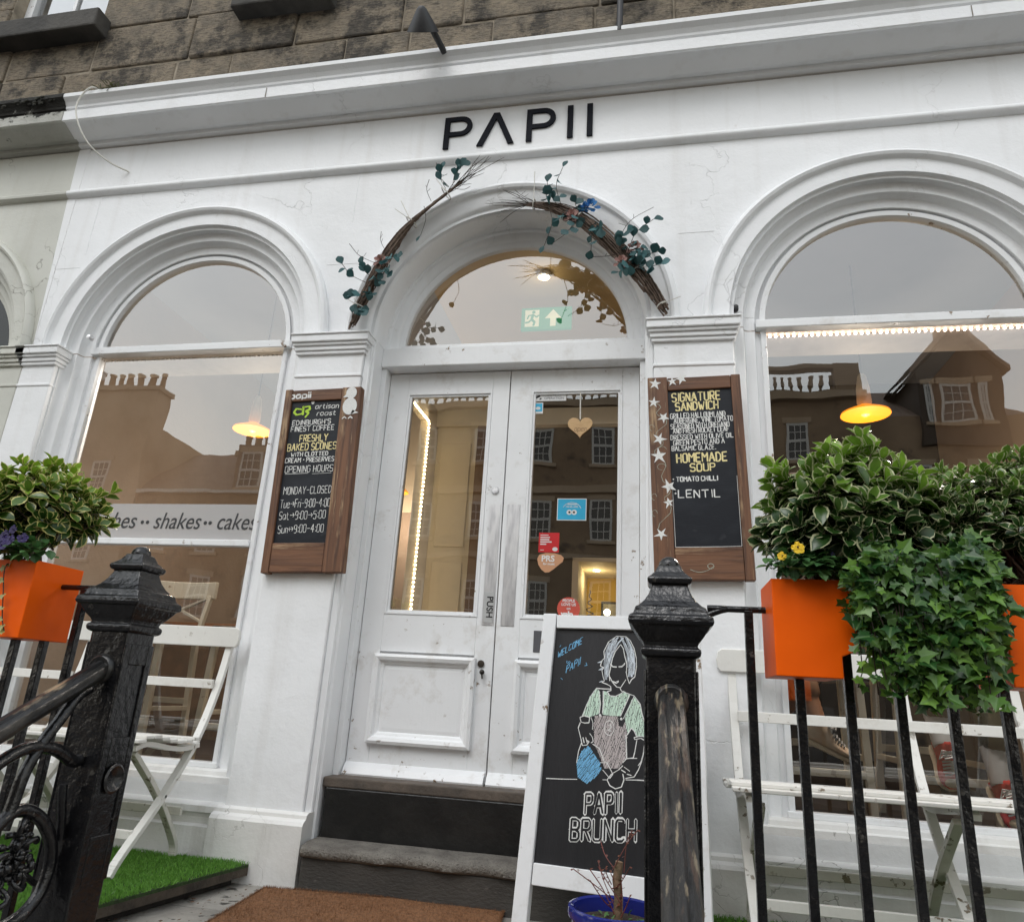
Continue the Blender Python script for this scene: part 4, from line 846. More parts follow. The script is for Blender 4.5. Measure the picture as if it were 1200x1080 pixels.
railing('black iron railing bars with an orange planter left of the newel', [-.965-.1035*k for k in range(12)], -2.2, -.86)
for nm, a, b, lb in (('kerb_stone', .72, 2.6, 'grey coping stone under the right railing'), ('kerb_stone', -2.6, -.68, 'grey coping stone under the left railing')):
    k = MB().box(a, b, -1.53, -1.33, PZ, -.34).build(nm, STONE, None, bevel=.012); tag(k, lb, 'kerb', 'coping stones')
# the little ring clamp on the left railing
# ================================================================== turf, mat
def turf(label, pts, dens, name, seed):
    t = thing(name, label, 'turf mat', (pts[0][0], pts[0][1], PZ), 'artificial turf mats')
    n = len(pts); m = MB(); m.add([(x, y, PZ+.034) for x, y in pts]+[(x, y, PZ+.066) for x, y in pts], [tuple(range(n-1, -1, -1)), tuple(range(n, 2*n))]+[(i, (i+1) % n, (i+1) % n+n, i+n) for i in range(n)])
    m.build('timber_base', pm('damp_brown_board', (.075, .058, .042), (.035, .028, .022), .85, 14, bs=40, bd=.006), t)
    cx = sum(p[0] for p in pts)/n; cy = sum(p[1] for p in pts)/n; bp = [(x+(cx-x)*.05, y+(cy-y)*.06) for x, y in pts]; m = MB(); m.add([(x, y, PZ+.001) for x, y in bp]+[(x, y, PZ+.034) for x, y in bp], [tuple(range(n-1, -1, -1)), tuple(range(n, 2*n))]+[(i, (i+1) % n, (i+1) % n+n, i+n) for i in range(n)]); m.build('shadow_gap_bearers', GAPDARK, t)  # inset block whose black colour paints the shadow below the board
    m = MB(); m.add([(x, y, PZ+.0665) for x, y in pts]+[(x, y, PZ+.078) for x, y in pts], [tuple(range(n, 2*n))]+[(i, (i+1) % n, (i+1) % n+n, i+n) for i in range(n)]); m.build('backing', TURFB, t)
    rs = random.Random(seed); g = MB(); xa = min(p[0] for p in pts); xb = max(p[0] for p in pts); ya = min(p[1] for p in pts); yb = max(p[1] for p in pts)
    def inside(x, y):
        c = False
        for (a, b), (d, e) in zip(pts, pts[1:]+pts[:1]):
            if (b > y) != (e > y) and x < (d-a)*(y-b)/(e-b)+a: c = not c
        return c
    for _ in range(dens):
        x = rs.uniform(xa, xb); y = rs.uniform(ya, yb)
        if not inside(x, y): continue
        h = rs.uniform(.012, .023); a = rs.uniform(0, 6.28); w = .0019; lx = rs.gauss(0, .008); ly = rs.gauss(0, .008)-.003; z = PZ+.076; ca, sa = math.cos(a)*w, math.sin(a)*w
        g.add([(x-ca, y-sa, z), (x+ca, y+sa, z), (x+ca*.7+lx*.5, y+sa*.7+ly*.5, z+h*.65), (x+lx, y+ly, z+h), (x-ca*.7+lx*.5, y-sa*.7+ly*.5, z+h*.65)], [(0, 1, 2, 3, 4)], None, rs.random()**1.6)
    b = g.build('grass_blades', TURF, t); tag(b, kind='stuff'); return t
turf('bright green artificial grass mat under the left bench', [(-.985, -.095), (-2.9, -.07), (-2.9, -1.3), (-1.205, -1.3)], 60000, 'artificial_grass', 1)
turf('bright green artificial grass mat under the right benches', [(.985, -.095), (1.1, -1.3), (2.9, -1.3), (2.9, -.07)], 40000, 'artificial_grass', 2)
dm = thing('doormat', 'large brown coir doormat below the entrance steps', 'doormat', (-.35, -.6, PZ))
co = Vector((-.85, -.17)); ux = Vector((.994, .105)); uy = Vector((.105, -.994)); NX_, NY_ = 56, 50; LX, LY = 1.03, .95
vs = []; fs = []
for j in range(NY_+1):
    for i in range(NX_+1):
        u, v = i/NX_, j/NY_; e = noise.noise(Vector((u*9, v*9, 2)))*.006
        p = co+ux*(u*LX)+uy*(v*LY)+Vector((e if i in (0, NX_) else 0, e if j in (0, NY_) else 0)); vs.append((p.x, p.y, PZ+.018+noise.noise(Vector((p.x*6, p.y*6, 0)))*.004+random.uniform(-.0012, .0012)))
for j in range(NY_):
    for i in range(NX_): a = j*(NX_+1)+i; fs.append((a, a+NX_+1, a+NX_+2, a+1))
m = MB().add(vs, fs); rim = [i for i in range(NX_+1)]+[j*(NX_+1)+NX_ for j in range(1, NY_+1)]+[NY_*(NX_+1)+i for i in range(NX_-1, -1, -1)]+[j*(NX_+1) for j in range(NY_-1, 0, -1)]
k = len(m.v); m.v += [(m.v[i][0], m.v[i][1], PZ+.001) for i in rim]; m.f += [(rim[i], rim[(i+1) % len(rim)], k+(i+1) % len(rim), k+i) for i in range(len(rim))]
fixn(m.build('coir_pile', COIR, dm, smooth=60))
fb = MB(); rs = random.Random(8)
for _ in range(26000):
    u, v = rs.random(), rs.random()
    if rs.random() < .12: u = rs.choice((0, 1))
    elif rs.random() < .08: v = 0
    p = co+ux*(u*LX)+uy*(v*LY); h = rs.uniform(.005, .012); lx, ly = rs.gauss(0, .006), rs.gauss(0, .006); a = rs.uniform(0, 6.28); w = .0009
    fb.add([(p.x-w*math.cos(a), p.y-w*math.sin(a), PZ+.015), (p.x+w*math.cos(a), p.y+w*math.sin(a), PZ+.015), (p.x+lx, p.y+ly, PZ+.018+h)], [(0, 1, 2)])
tag(fb.build('coir_fibres', COIR, dm), kind='stuff')
# fallen leaf crumbs on the path
dl = MB(); rs = random.Random(21)
for _ in range(140):
    x = rs.uniform(-1.2, -.6); y = rs.uniform(-1.0, -.1); s = rs.uniform(.003, .011); a = rs.uniform(0, 6.28)
    dl.add([(x+s*math.cos(a+q)*f, y+s*math.sin(a+q), PZ+.004+rs.uniform(0, .004)) for q, f in ((0, 1), (1.4, .6), (3.1, 1), (4.6, .6))], [(0, 1, 2, 3)])
tag(dl.build('leaf_litter', pm('dry_leaf_litter', (.16, .09, .05), (.07, .05, .035), .9, 60)), 'dry leaf crumbs scattered on the path beside the doormat', 'litter', kind='stuff')
# ================================================================== benches
def bench(label, x0, x1, xl, xr, ra, rb, gp='white slatted folding benches', oz=0., xm=None):
    g = -.345+oz
    t = thing('folding_bench', label, 'bench', ((x0+x1)/2, -.35, g), gp)
    Q = lambda pts, x: [(x, y, z+g) for y, z in pts]
    up = [(-.585, .0), (-.53, .07), (-.335, .265), (-.165, .485), (-.06, .735), (.0, 1.0)]
    lo = [(-.14, .0), (-.165, .07), (-.335, .265), (-.55, .45)]
    for x, s in ((xl, 1), (xr, -1))+(((xm, -1),) if xm else ()):
        m = MB(); p = spline(Q(up, x), 5)
        for a, b in zip(p, p[1:]): m.bar(a, b+(b-a)*.04, .022, .034, (1, 0, 0))
        m.build('back_leg', FURN, t, bevel=.002)
        m = MB(); p = spline(Q(lo, x+s*.027), 5)
        for a, b in zip(p, p[1:]): m.bar(a, b+(b-a)*.04, .022, .034, (1, 0, 0))
        m.build('front_leg', FURNG, t, bevel=.002)
        MB().tube([(x-s*.014, -.335, .265+g), (x-s*.017, -.335, .265+g)], .007, 8).build('pivot_bolt', BLACKM, t)
        sr = MB(); pts = [(-.605, .472), (-.56, .484), (-.5, .484), (-.38, .464), (-.28, .455), (-.18, .464), (-.165, .466)]
        p = spline(Q(pts, x), 4)
        for a, b in zip(p, p[1:]): sr.bar(a, b+(b-a)*.05, .02, .05, (1, 0, 0))
        sr.build('seat_rail', FURN, t, bevel=.002)
    for k, (y, z) in enumerate(((-.606, .502), (-.562, .516), (-.508, .516), (-.452, .506), (-.396, .495), (-.34, .488), (-.284, .488), (-.228, .496))):
        MB().box(x0, x1, y-.0245, y+.0245, z+g-.007, z+g+.007).build('seat_slat', FURN, t, bevel=.003)
    tr = MB(); tr.poly_y([(ra+.012, .915+g), (rb-.012, .915+g), (rb, .93+g), (rb+.004, .965+g), (rb-.004, 1.0+g), (rb-.02, 1.012+g), (ra+.02, 1.012+g), (ra+.004, 1.0+g), (ra-.004, .965+g), (ra, .93+g)], -.045, -.024)
    tr.build('top_back_rail', FURN, t, bevel=.004)
    MB().box(xl+.012, xr-.012, -.095, -.078, .715+g, .757+g).build('back_rail', FURN, t, bevel=.003)
    MB().box(xl+.012, xr-.012, -.165, -.148, .165+g, .20+g).build('stretcher', FURNG, t, bevel=.003)
    MB().box(xl+.012, xr-.012, -.48, -.463, .115+g, .15+g).build('stretcher', FURN, t, bevel=.003)
    return t
bench('white folding bench at the left window, nearest the entrance', -1.96, -1.26, -1.93, -1.31, -1.97, -1.255)
bench('white folding bench at the left window, behind the left railing', -2.76, -2.06, -2.73, -2.11, -2.77, -2.055)
bench('long white folding bench at the right window behind the railing', 1.05, 2.28, 1.12, 2.22, 1.06, 2.285, xm=1.8)
# ================================================================== planters
def planter(label, x0, right):
    t = thing('railing_planter', label, 'planter', (x0+.09, -1.45, .49), 'orange railing planters')
    x1 = x0+.187; y0, y1 = -1.55, -1.36; zt = .727; zb = .497
    def trough(y0, y1):
        m = MB(); ou = [(x0, zb), (x0+.15, zb), (x0+.15, zb+.05), (x1, zb+.066), (x1, zt), (x0, zt)] if right else [(x0, zb), (x1, zb), (x1, zt), (x0, zt)]
        n = len(ou); vs = [(x, y, z) for y in (y0, y1) for x, z in ou]
        m.add(vs, [tuple(range(n)), tuple(range(2*n-1, n-1, -1))]+[(i, i+n, (i+1) % n+n, (i+1) % n) for i in range(n) if i != n-2])
        # rim thickness and inner walls
        w = .006; X0, X1, Y0, Y1 = x0, x1, y0, y1
        m.add([(X0, Y0, zt), (X1, Y0, zt), (X1, Y1, zt), (X0, Y1, zt), (X0+w, Y0+w, zt), (X1-w, Y0+w, zt), (X1-w, Y1-w, zt), (X0+w, Y1-w, zt), (X0+w, Y0+w, zt-.06), (X1-w, Y0+w, zt-.06), (X1-w, Y1-w, zt-.06), (X0+w, Y1-w, zt-.06)],
              [(0, 1, 5, 4), (1, 2, 6, 5), (2, 3, 7, 6), (3, 0, 4, 7), (4, 5, 9, 8), (5, 6, 10, 9), (6, 7, 11, 10), (7, 4, 8, 11)])
        return m
    o = trough(y0, y1).build('box', ORANGE, t, bevel=.0025)
    MB().box(x0+.006, x1-.006, y0+.006, y1-.006, zt-.07, zt-.022).build('soil', SOIL, t)
    return t
planter('orange railing planter with yellow pansies, hung right of the newel', 1.073, True)
planter('orange railing planter at the right edge, partly behind ivy', 1.578, False)
planter('orange railing planter with purple pansies on the left railing', -1.237, False)
# ================================================================== plants
def leafpts(L, Wd, cup, curl, n=4):
    """a leaf in its own frame: x across, y along, z up"""
    row = []
    for i in range(n+1):
        v = i/n; w = Wd*(math.sin(math.pi*(v**1.35))**.75 if 0 < v < 1 else 0)+(.0005); row.append((v, w, -curl*L*v*v))
    return row
def leaf(mb, p, d, up, L, Wd, tint, cup=.25, curl=.2, n=5):
    d = Vector(d).normalized(); up = Vector(up); r = d.cross(up)
    r = r.normalized() if r.length > 1e-5 else d.orthogonal().normalized(); u = r.cross(d); p = Vector(p); vs = []; uv = []
    for v, w, dz in leafpts(L, Wd, cup, curl, n):
        for s in (-1, 0, 1):
            vs.append(p+d*(v*L)+r*(s*w)+u*(dz+abs(s)*w*cup)); uv.append((abs(s), v))
    fs = []
    for i in range(n):
        for k in range(2): a = i*3+k; fs.append((a, a+1, a+4, a+3))
    mb.add(vs, fs, uv, tint)
def rdir(rs, zlo=-.2):
    while True:
        v = Vector((rs.gauss(0, 1), rs.gauss(0, 1), rs.gauss(0, 1)))
        if v.length > .1:
            v.normalize()
            if v.z > zlo: return v
def shrub(label, cat, c, rad, mat, nsh, seed, LL=(.036, .05), base=None, topbright=1., name='euonymus_shrub', inner=.45):
    rs = random.Random(seed); c = Vector(c); t = thing(name, label, cat, (c.x, c.y, .70), 'variegated shrubs in the planters'); lf = MB(); sm = MB(); base = Vector(base or (c.x, c.y, .70))
    for k in range(nsh):
        d = rdir(rs, -.55); f = rs.uniform(inner, 1.0) if rs.random() < .45 else rs.uniform(.86, 1.06)
        f *= 1+.34*noise.noise(Vector((d.x*2.6+seed, d.y*2.6, d.z*2.6)))
        if d.z > .35 and rs.random() < .22: f *= rs.uniform(1.03, 1.16)
        tip = c+Vector((d.x*rad[0], d.y*rad[1], d.z*rad[2]))*f
        st = base+(c-base)*rs.uniform(.1, .9)+Vector((rs.gauss(0, .03), rs.gauss(0, .025), 0))
        ax = (tip-st).normalized()*.55+d*.45+Vector((0, 0, .45)); ax.normalize()
        mid = (st+tip)/2+Vector((rs.gauss(0, .015), rs.gauss(0, .015), .01)); 
        if k % 2 == 0: sm.tube([st, mid, tip], [.0034, .0026, .0016], 5)
        new = min(1, max(0, .12+d.z*1.25+(f-.9)*1.6))*topbright; young = f > .85 and d.z > .15
        nw = rs.randint(3, 4); stepz = .016
        for w in range(nw):
            q = tip-ax*(w*stepz*1.3); a0 = rs.uniform(0, 6.28); o1 = ax.orthogonal().normalized(); o2 = ax.cross(o1); m = rs.choice((2, 3)) if w else 4
            for j in range(m):
                a = a0+6.283*j/m+rs.uniform(-.3, .3); open_ = (.45 if w == 0 else .9+.25*w)+rs.uniform(-.15, .2)
                dd = o1*math.cos(a)*math.sin(open_)+o2*math.sin(a)*math.sin(open_)+ax*math.cos(open_)
                L = rs.uniform(*LL)*(.8 if w == 0 else 1); tint = max(0, min(1, new*(1.1 if w == 0 else .65-.12*w)*rs.uniform(.4, 1.2)))
                lf.add_leaf(q, dd, ax, L, L*rs.uniform(.25, .33), tint, rs.uniform(.15, .55), rs.uniform(-.15, .5))
    sm.build('stems', TWIG, t); lf.build('foliage', mat, t, smooth=180); return t
MB.add_leaf = lambda s, *a: leaf(s, *a)
shrub('variegated evergreen shrub with lime new tips, in the orange planter right of the newel', 'shrub', (1.28, -1.45, .91), (.2, .15, .165), EUON, 205, 2, (.05, .072), base=(1.17, -1.45, .7))
shrub('smaller leaved variegated shrub at the right edge above the ivy', 'shrub', (1.67, -1.42, .895), (.25, .15, .15), EUON, 380, 5, (.034, .048), topbright=.5)
shrub('gold edged variegated shrub in the left orange planter', 'shrub', (-1.195, -1.455, .91), (.2, .15, .13), EUONY, 190, 8, (.042, .06))
# ivy
IL = [(0, .02), (.15, -.08), (.4, -.08), (.36, .12), (.62, .38), (.3, .46), (.14, .74), (.0, 1.0), (-.14, .74), (-.3, .46), (-.62, .38), (-.36, .12), (-.4, -.08), (-.15, -.08)]
def ivyleaf(mb, p, d, nrm, s, tint, rs):
    d = Vector(d).normalized(); nrm = Vector(nrm).normalized(); r = d.cross(nrm)
    r = r.normalized() if r.length > 1e-4 else d.orthogonal().normalized(); u = r.cross(d); p = Vector(p); fold = rs.uniform(.05, .35); curl = rs.uniform(0, .3)
    vs = [p+d*(s*.28)]; uv = [(0, .3)]
    for x, y in IL: vs.append(p+d*(y*s)+r*(x*s)+u*(abs(x)*s*fold-curl*s*max(0, y-.3)**2)); uv.append((abs(x)*1.6, y))
    n = len(IL); mb.add(vs, [(0, 1+i, 1+(i+1) % n) for i in range(n)], uv, tint)
def ivy(label, x0, x1, zt, zb, seed, n, y=-1.52):
    rs = random.Random(seed); t = thing('trailing_ivy', label, 'ivy', ((x0+x1)/2, -1.5, .7)); lf = MB(); sm = MB()
    for k in range(n):
        u = rs.random(); x = x0+(x1-x0)*u; prof = math.sin(math.pi*min(1, max(0, .12+.8*u)))
        st = Vector((x*.55+.45*(x0+.12), -1.5+rs.gauss(0, .03), zt-.06+rs.uniform(-.03, .03))); L = rs.uniform(.05, .37)*(.5+.5*prof)
        out = rs.uniform(.0, .10)
        p1 = Vector((x, -1.53-out*.6, zt-.02+rs.uniform(-.04, .04)*1.2+.03*math.sin(u*9))); p2 = Vector((x+rs.gauss(0, .025), -1.55-out, p1.z-L*.5)); p3 = Vector((p2.x+rs.gauss(0, .02), -1.545-out*.9, max(zb+rs.uniform(-.02, .03), p1.z-L)))
        pts = spline([st, p1, p2, p3], 5); sm.tube(pts, .0013, 4)
        for i in range(2, len(pts)):
            for _ in range(2 if rs.random() < .45 else 1):
                q = pts[i]+Vector((rs.gauss(0, .012), rs.gauss(-.006, .01), rs.gauss(0, .01)))
                d = Vector((rs.gauss(0, .9), rs.gauss(-.35, .4), -.5+rs.gauss(0, .55))); nr = Vector((rs.gauss(0, .6), -1, .8+rs.gauss(0, .6)))
                tip = i/len(pts); ivyleaf(lf, q, d, nr, rs.uniform(.016, .04), min(1, max(0, rs.gauss(.2, .3)+(.35 if tip > .8 and rs.random() < .4 else 0))), rs)
    sm.build('stems', DARKTW, t); lf.build('foliage', IVYM, t); return t
ivy('dense green ivy spilling between the two right hand planters', 1.265, 1.54, .77, .46, 3, 185)
t = thing('trailing_ivy', 'single pale ivy strand hanging down the left orange planter', 'ivy', (-1.2, -1.56, .7)); rs = random.Random(6); lf = MB(); sm = MB()
pts = spline([(-1.155, -1.53, .73), (-1.15, -1.56, .70), (-1.125, -1.565, .62), (-1.105, -1.565, .55), (-1.085, -1.567, .515)], 4); sm.tube(pts, .0016, 5)
for p in pts[2::2]: ivyleaf(lf, p, (rs.gauss(0, .7), -.3, -.4), (0, -1, .3), .022, .9, rs)
sm.build('stems', DARKTW, t); lf.build('foliage', m_leaf('pale_ivy_leaf', (.2, .24, .05), (.5, .45, .15), (.36, .34, .1), .75), t)
# pansies
def pansies(label, c, w, n, petal, eye, seed, spots):
    rs = random.Random(seed); t = thing('pansy', label, 'pansy', c); c = Vector(c); lf = MB(); fl = MB(); ey = MB()
    for k in range(n):
        p = c+Vector((rs.uniform(-w, w), rs.uniform(-.05, .02), rs.uniform(.0, .045))); d = Vector((rs.gauss(0, .8), -.6+rs.gauss(0, .5), rs.uniform(-.45, .7)))
        leaf(lf, p, d, (0, -.3, 1), rs.uniform(.026, .044), rs.uniform(.009, .014), rs.random(), .3, .3)
    for x, y, z, s in spots:
        q = c+Vector((x, y, z)); nr = Vector((rs.gauss(.2, .25), -1, rs.uniform(.1, .5))).normalized(); r = nr.orthogonal().normalized(); u = nr.cross(r)
        if abs(r.z) > abs(u.z): r, u = u, r
        for a, f in ((1.57, 1.), (.5, .9), (2.64, .9), (-.65, .8), (3.8, .8)):
            cc = q+(r*math.cos(a)+u*math.sin(a))*s*.55+nr*rs.uniform(0, .002); m_ = 9
            fl.add([cc]+[cc+(r*math.cos(2*math.pi*k/m_)+u*math.sin(2*math.pi*k/m_))*s*.6*f+nr*(.12*s*math.sin(3*k)) for k in range(m_)], [(0, 1+k, 1+(k+1) % m_) for k in range(m_)])
        ey.sphere(q+nr*.003, s*.16, 7, 5)
    lf.build('foliage', PANSYL, t); fl.build('petals', petal, t); ey.build('flower_eyes', eye, t, smooth=180); return t
YP = pm('yellow_petal', (.75, .5, .01), (.68, .42, .01), .6, 60); PP = pm('deep_purple_petal', (.022, .009, .1), (.012, .004, .05), .6, 60); VP = pm('violet_petal', (.2, .2, .5), None, .6)
pansies('yellow pansy at the left corner of the right planter', (1.135, -1.535, .735), .06, 95, YP, pm('dark_flower_eye', (.05, .02, .01)), 1, [(-.005, -.065, .06, .016), (-.04, -.06, .04, .011)])
pansies('violet pansy buds among green leaves in the right planter', (1.215, -1.53, .74), .05, 80, VP, YP, 4, [(.005, -.02, .05, .006)])
pansies('deep purple pansies at the front of the left planter', (-1.115, -1.545, .735), .085, 110, PP, pm('violet_flower_eye', (.02, .01, .05)), 2, [(-.02, -.06, .055, .019), (.01, -.065, .042, .019), (.045, -.06, .05, .015), (-.045, -.055, .04, .017), (.005, -.06, .075, .014), (-.01, -.07, .025, .016)])
# blue pot and its pruned plant
pt = thing('flower_pot', 'glossy cobalt blue flower pot beside the pavement chalkboard', 'flower pot', (.668, -.82, PZ))
MB().lathe([(.085, PZ), (.105, PZ+.02), (.128, PZ+.1), (.138, PZ+.18), (.14, PZ+.212), (.15, PZ+.216), (.153, PZ+.228), (.15, PZ+.242), (.142, PZ+.245), (.134, PZ+.24), (.132, PZ+.2)], (.668, -.82, 0), 36).build('body', pm('cobalt_glaze', (.012, .018, .16), (.015, .025, .22), .12, 6, coat=.5), pt, smooth=50)
MB().lathe([(0, PZ+.205), (.09, PZ+.208), (.133, PZ+.2)], (.668, -.82, 0), 24).build('soil', SOIL, pt, smooth=50)
sp = thing('pruned_plant', 'cut back woody stem with reddish twigs growing in the blue pot', 'plant', (.668, -.82, PZ+.2))
sm = MB(); sm.tube([(.672, -.82, PZ+.2), (.675, -.822, PZ+.27), (.669, -.818, PZ+.32), (.676, -.82, PZ+.372)], [.016, .014, .015, .012], 9); sm.build('stump', pm('pale_bark', (.2, .13, .08), (.09, .07, .035), .9, 40, bs=60, bd=.006), sp, smooth=60)
tw = MB(); rs = random.Random(12); lv = MB()
for k in range(13):
    a = rs.uniform(0, 6.28); p0 = Vector((.672+.02*math.cos(a), -.82+.02*math.sin(a), PZ+rs.uniform(.2, .36))); p2 = p0+Vector((rs.gauss(0, .06), rs.gauss(-.01, .04), rs.uniform(.05, .13))); p1 = (p0+p2)/2+Vector((rs.gauss(0, .012), 0, rs.gauss(0, .01)))
    pts = spline([p0, p1, p2], 4); tw.tube(pts, .0016, 4)
    for p in pts[2::2]: leaf(lv, p, rdir(rs), (0, 0, 1), rs.uniform(.008, .014), .004, rs.random())
tw.build('twigs', pm('red_twig', (.17, .035, .025), (.1, .03, .02)), sp); lv.build('leaves', m_leaf('reddish_leaf', (.13, .035, .025), None, (.2, .07, .03)), sp)
lv = MB()
for k in range(26): leaf(lv, (.668+rs.uniform(-.1, .1), -.82+rs.uniform(-.09, .05), PZ+.21), rdir(rs, .1), (0, 0, 1), rs.uniform(.015, .03), .005, rs.random())
lv.build('seedlings', PANSYL, sp)
# ================================================================== twig garlands over the door
def garland(label, path, sprays, leaves, roses, blues, ties, seed, rad):
    rs = random.Random(seed); P0 = spline(path, 10); rad *= 3.7 if seed == 5 else 2.6; t = thing('twig_garland', label, 'garland', tuple(path[0]), 'twig garlands over the door arch'); n = len(P0)
    m = MB()
    for k in range(64):
        a = rs.uniform(0, 6.28); q = rs.uniform(.1, 1)*rad; i0 = rs.randint(0, n//5); i1 = n-1-rs.randint(0, n//5); pts = []
        for i in range(i0, i1+1):
            f = i/(n-1); tw_ = a+f*2.2; g = q*(.55+.9*math.sin(math.pi*min(1, f*.95+.05)))
            pts.append(P0[i]+Vector((g*math.cos(tw_), g*math.sin(tw_)*.8, g*math.sin(tw_+.7)))+Vector((rs.gauss(0, .0012),)*3))
        m.tube(pts, [rs.uniform(.003, .0062)*(1-.5*j/len(pts)) for j in range(len(pts))], 5)
    m.build('twig_bundle', TWIG, t, smooth=60)
    d = (P0[-1]-P0[-6]).normalized(); s = MB()
    for k in range(sprays):
        p = P0[-1-rs.randint(0, 8)]; L = rs.uniform(.1, .24); e = p+d*L+Vector((rs.gauss(0, .05), rs.gauss(-.01, .02), rs.gauss(.0, .05)))
        s.tube(spline([p, (p+e)/2+Vector((rs.gauss(0, .012), 0, rs.gauss(0, .012))), e], 4), [.0018]*8+[.0008], 4)
    lf = MB()
    for x, z, dx, dz, k in leaves:        # side shoots with round eucalyptus leaves
        b = Vector((x, -.125, z)); e = b+Vector((dx, rs.uniform(-.05, .0), dz)); md = (b+e)/2+Vector((-dz*.12, -.012, dx*.12)); pts = spline([b, md, e], 5); s.tube(pts, .0017, 4)
        for j in range(k+(2 if k > 1 else 0)):
            p = pts[-1-j*2] if j*2 < len(pts)-1 else pts[1]; sd = (-1)**j; dd = (e-md).normalized()*.6+Vector((dz*sd, rs.gauss(-.1, .3), -dx*sd)).normalized()*(.3 if j == 0 else .9)
            if rs.random() < .3: tint = .9
            else: tint = rs.uniform(0, .35)
            L = rs.uniform(.042, .058); leaf(lf, p, dd, (rs.gauss(0, .3), -1, rs.gauss(.2, .3)), L, L*.46, tint, .12, .15, 5)
        if k == 0:
            for q in (pts[4], pts[6]): s.tube([q, q+Vector((rs.gauss(0, .02), 0, rs.uniform(.015, .035)))], .0012, 4)
    s.build('thin_twigs', DARKTW, t); lf.build('leaf_spray', EUC, t, smooth=180)
    for mat, L, nm in ((PINKF, roses, 'rose'), (BLUEF, blues, 'blue_flower')):
        for x, z, q in L:
            f = MB(); c = Vector((x, -.135, z))
            for k in range(14):
                a = k*2.4; r_ = q*(.15+.85*k/14); p = c+Vector((r_*.5*math.cos(a), .004*k/3, r_*.5*math.sin(a))); dd = Vector((math.cos(a), -.9+.1*k, math.sin(a))); leaf(f, p, dd, (0, -1, .2), q*(.7+.5*k/14), q*.42, 0, .5, -.35, 4)
            f.build(nm, mat, t, smooth=180)
    for i, (k, tails) in enumerate(ties):
        p = P0[int(k*(n-1))]; dd = (P0[min(n-1, int(k*(n-1))+1)]-P0[max(0, int(k*(n-1))-1)]).normalized(); u = Vector((0, -1, 0)); r_ = dd.cross(u).normalized(); q = rad*1.0; tm = MB()
        ring = [p+r_*(q*math.cos(a))+u*(q*math.sin(a)) for a in [j*math.pi/7 for j in range(15)]]; tm.tube(ring, .0035, 5)
        for ang, L in tails: tm.tube([p+u*q*.6, p+u*(q*.7)+r_*0+Vector((L*math.cos(ang), -.01, L*math.sin(ang)))], .0022, 4)
        tm.build('cable_tie', TIE, t)
    return t
garland('twig garland with eucalyptus leaves climbing the left of the door arch', [(-.872, -.075, 2.325), (-.80, -.085, 2.533), (-.70, -.09, 2.78), (-.593, -.09, 2.975), (-.427, -.09, 3.138), (-.30, -.09, 3.25)], 22,
  [(-.79, 2.58, -.14, .1, 2), (-.74, 2.7, -.17, .12, 0), (-.70, 2.78, -.02, .1, 0), (-.78, 2.6, .07, -.02, 3), (-.72, 2.68, .11, .03, 4), (-.73, 2.66, .08, -.05, 3), (-.8, 2.5, -.05, -.02, 3), (-.8, 2.48, .06, .0, 3), (-.83, 2.42, .05, -.03, 3), (-.77, 2.62, -.06, .08, 3), (-.46, 3.1, -.02, .14, 0), (-.5, 3.07, .0, -.2, 1), (-.38, 3.18, -.03, .13, 3), (-.34, 3.2, .06, .12, 3), (-.36, 3.19, -.09, .17, 0), (-.33, 3.22, .04, .08, 2), (-.85, 2.36, .04, .03, 2)],
  [(-.725, 2.72, .03)], [], [(.12, [(2.6, .08), (2.1, .05)]), (.36, []), (.62, [(2.5, .12), (2.05, .14)]), (.86, [(2.2, .1)])], 5, .011)
garland('twig garland with a blue flower and dusty roses climbing the door arch right', [(.865, -.075, 2.325), (.771, -.085, 2.493), (.637, -.09, 2.684), (.449, -.095, 2.9), (.30, -.095, 3.0), (.18, -.09, 3.045), (.08, -.09, 3.06)], 14,
  [(.22, 3.03, .0, -.3, 2), (.30, 3.0, .0, .26, 4), (.27, 3.02, -.05, .12, 3), (.24, 3.0, -.02, .1, 4), (.4, 2.93, -.05, -.12, 4), (.42, 2.9, .05, -.2, 2), (.38, 2.9, -.12, -.16, 0), (.4, 2.95, -.02, .07, 3), (.34, 2.97, -.04, -.05, 3), (.6, 2.72, .2, .22, 0), (.64, 2.68, -.16, -.02, 0), (.66, 2.66, .14, .2, 3), (.66, 2.64, .07, .06, 4), (.64, 2.68, -.02, .06, 3), (.7, 2.58, .12, .07, 4), (.75, 2.52, .08, .05, 4), (.68, 2.6, -.06, -.06, 4), (.66, 2.62, .05, .0, 4), (.72, 2.56, .02, .06, 3), (.46, 2.86, .06, -.06, 3), (.62, 2.7, .04, .08, 3), (.14, 3.05, -.1, .05, 0)],
  [(.36, 2.93, .032), (.7, 2.7, .03), (.63, 2.62, .028)], [(.46, 2.985, .034), (.43, 2.975, .024)], [(.05, [(.3, .1)]), (.25, [(.1, .08)]), (.56, [(1.2, .1), (1.9, .1), (.8, .09)]), (.9, [(1.57, .2)])], 9, .011)
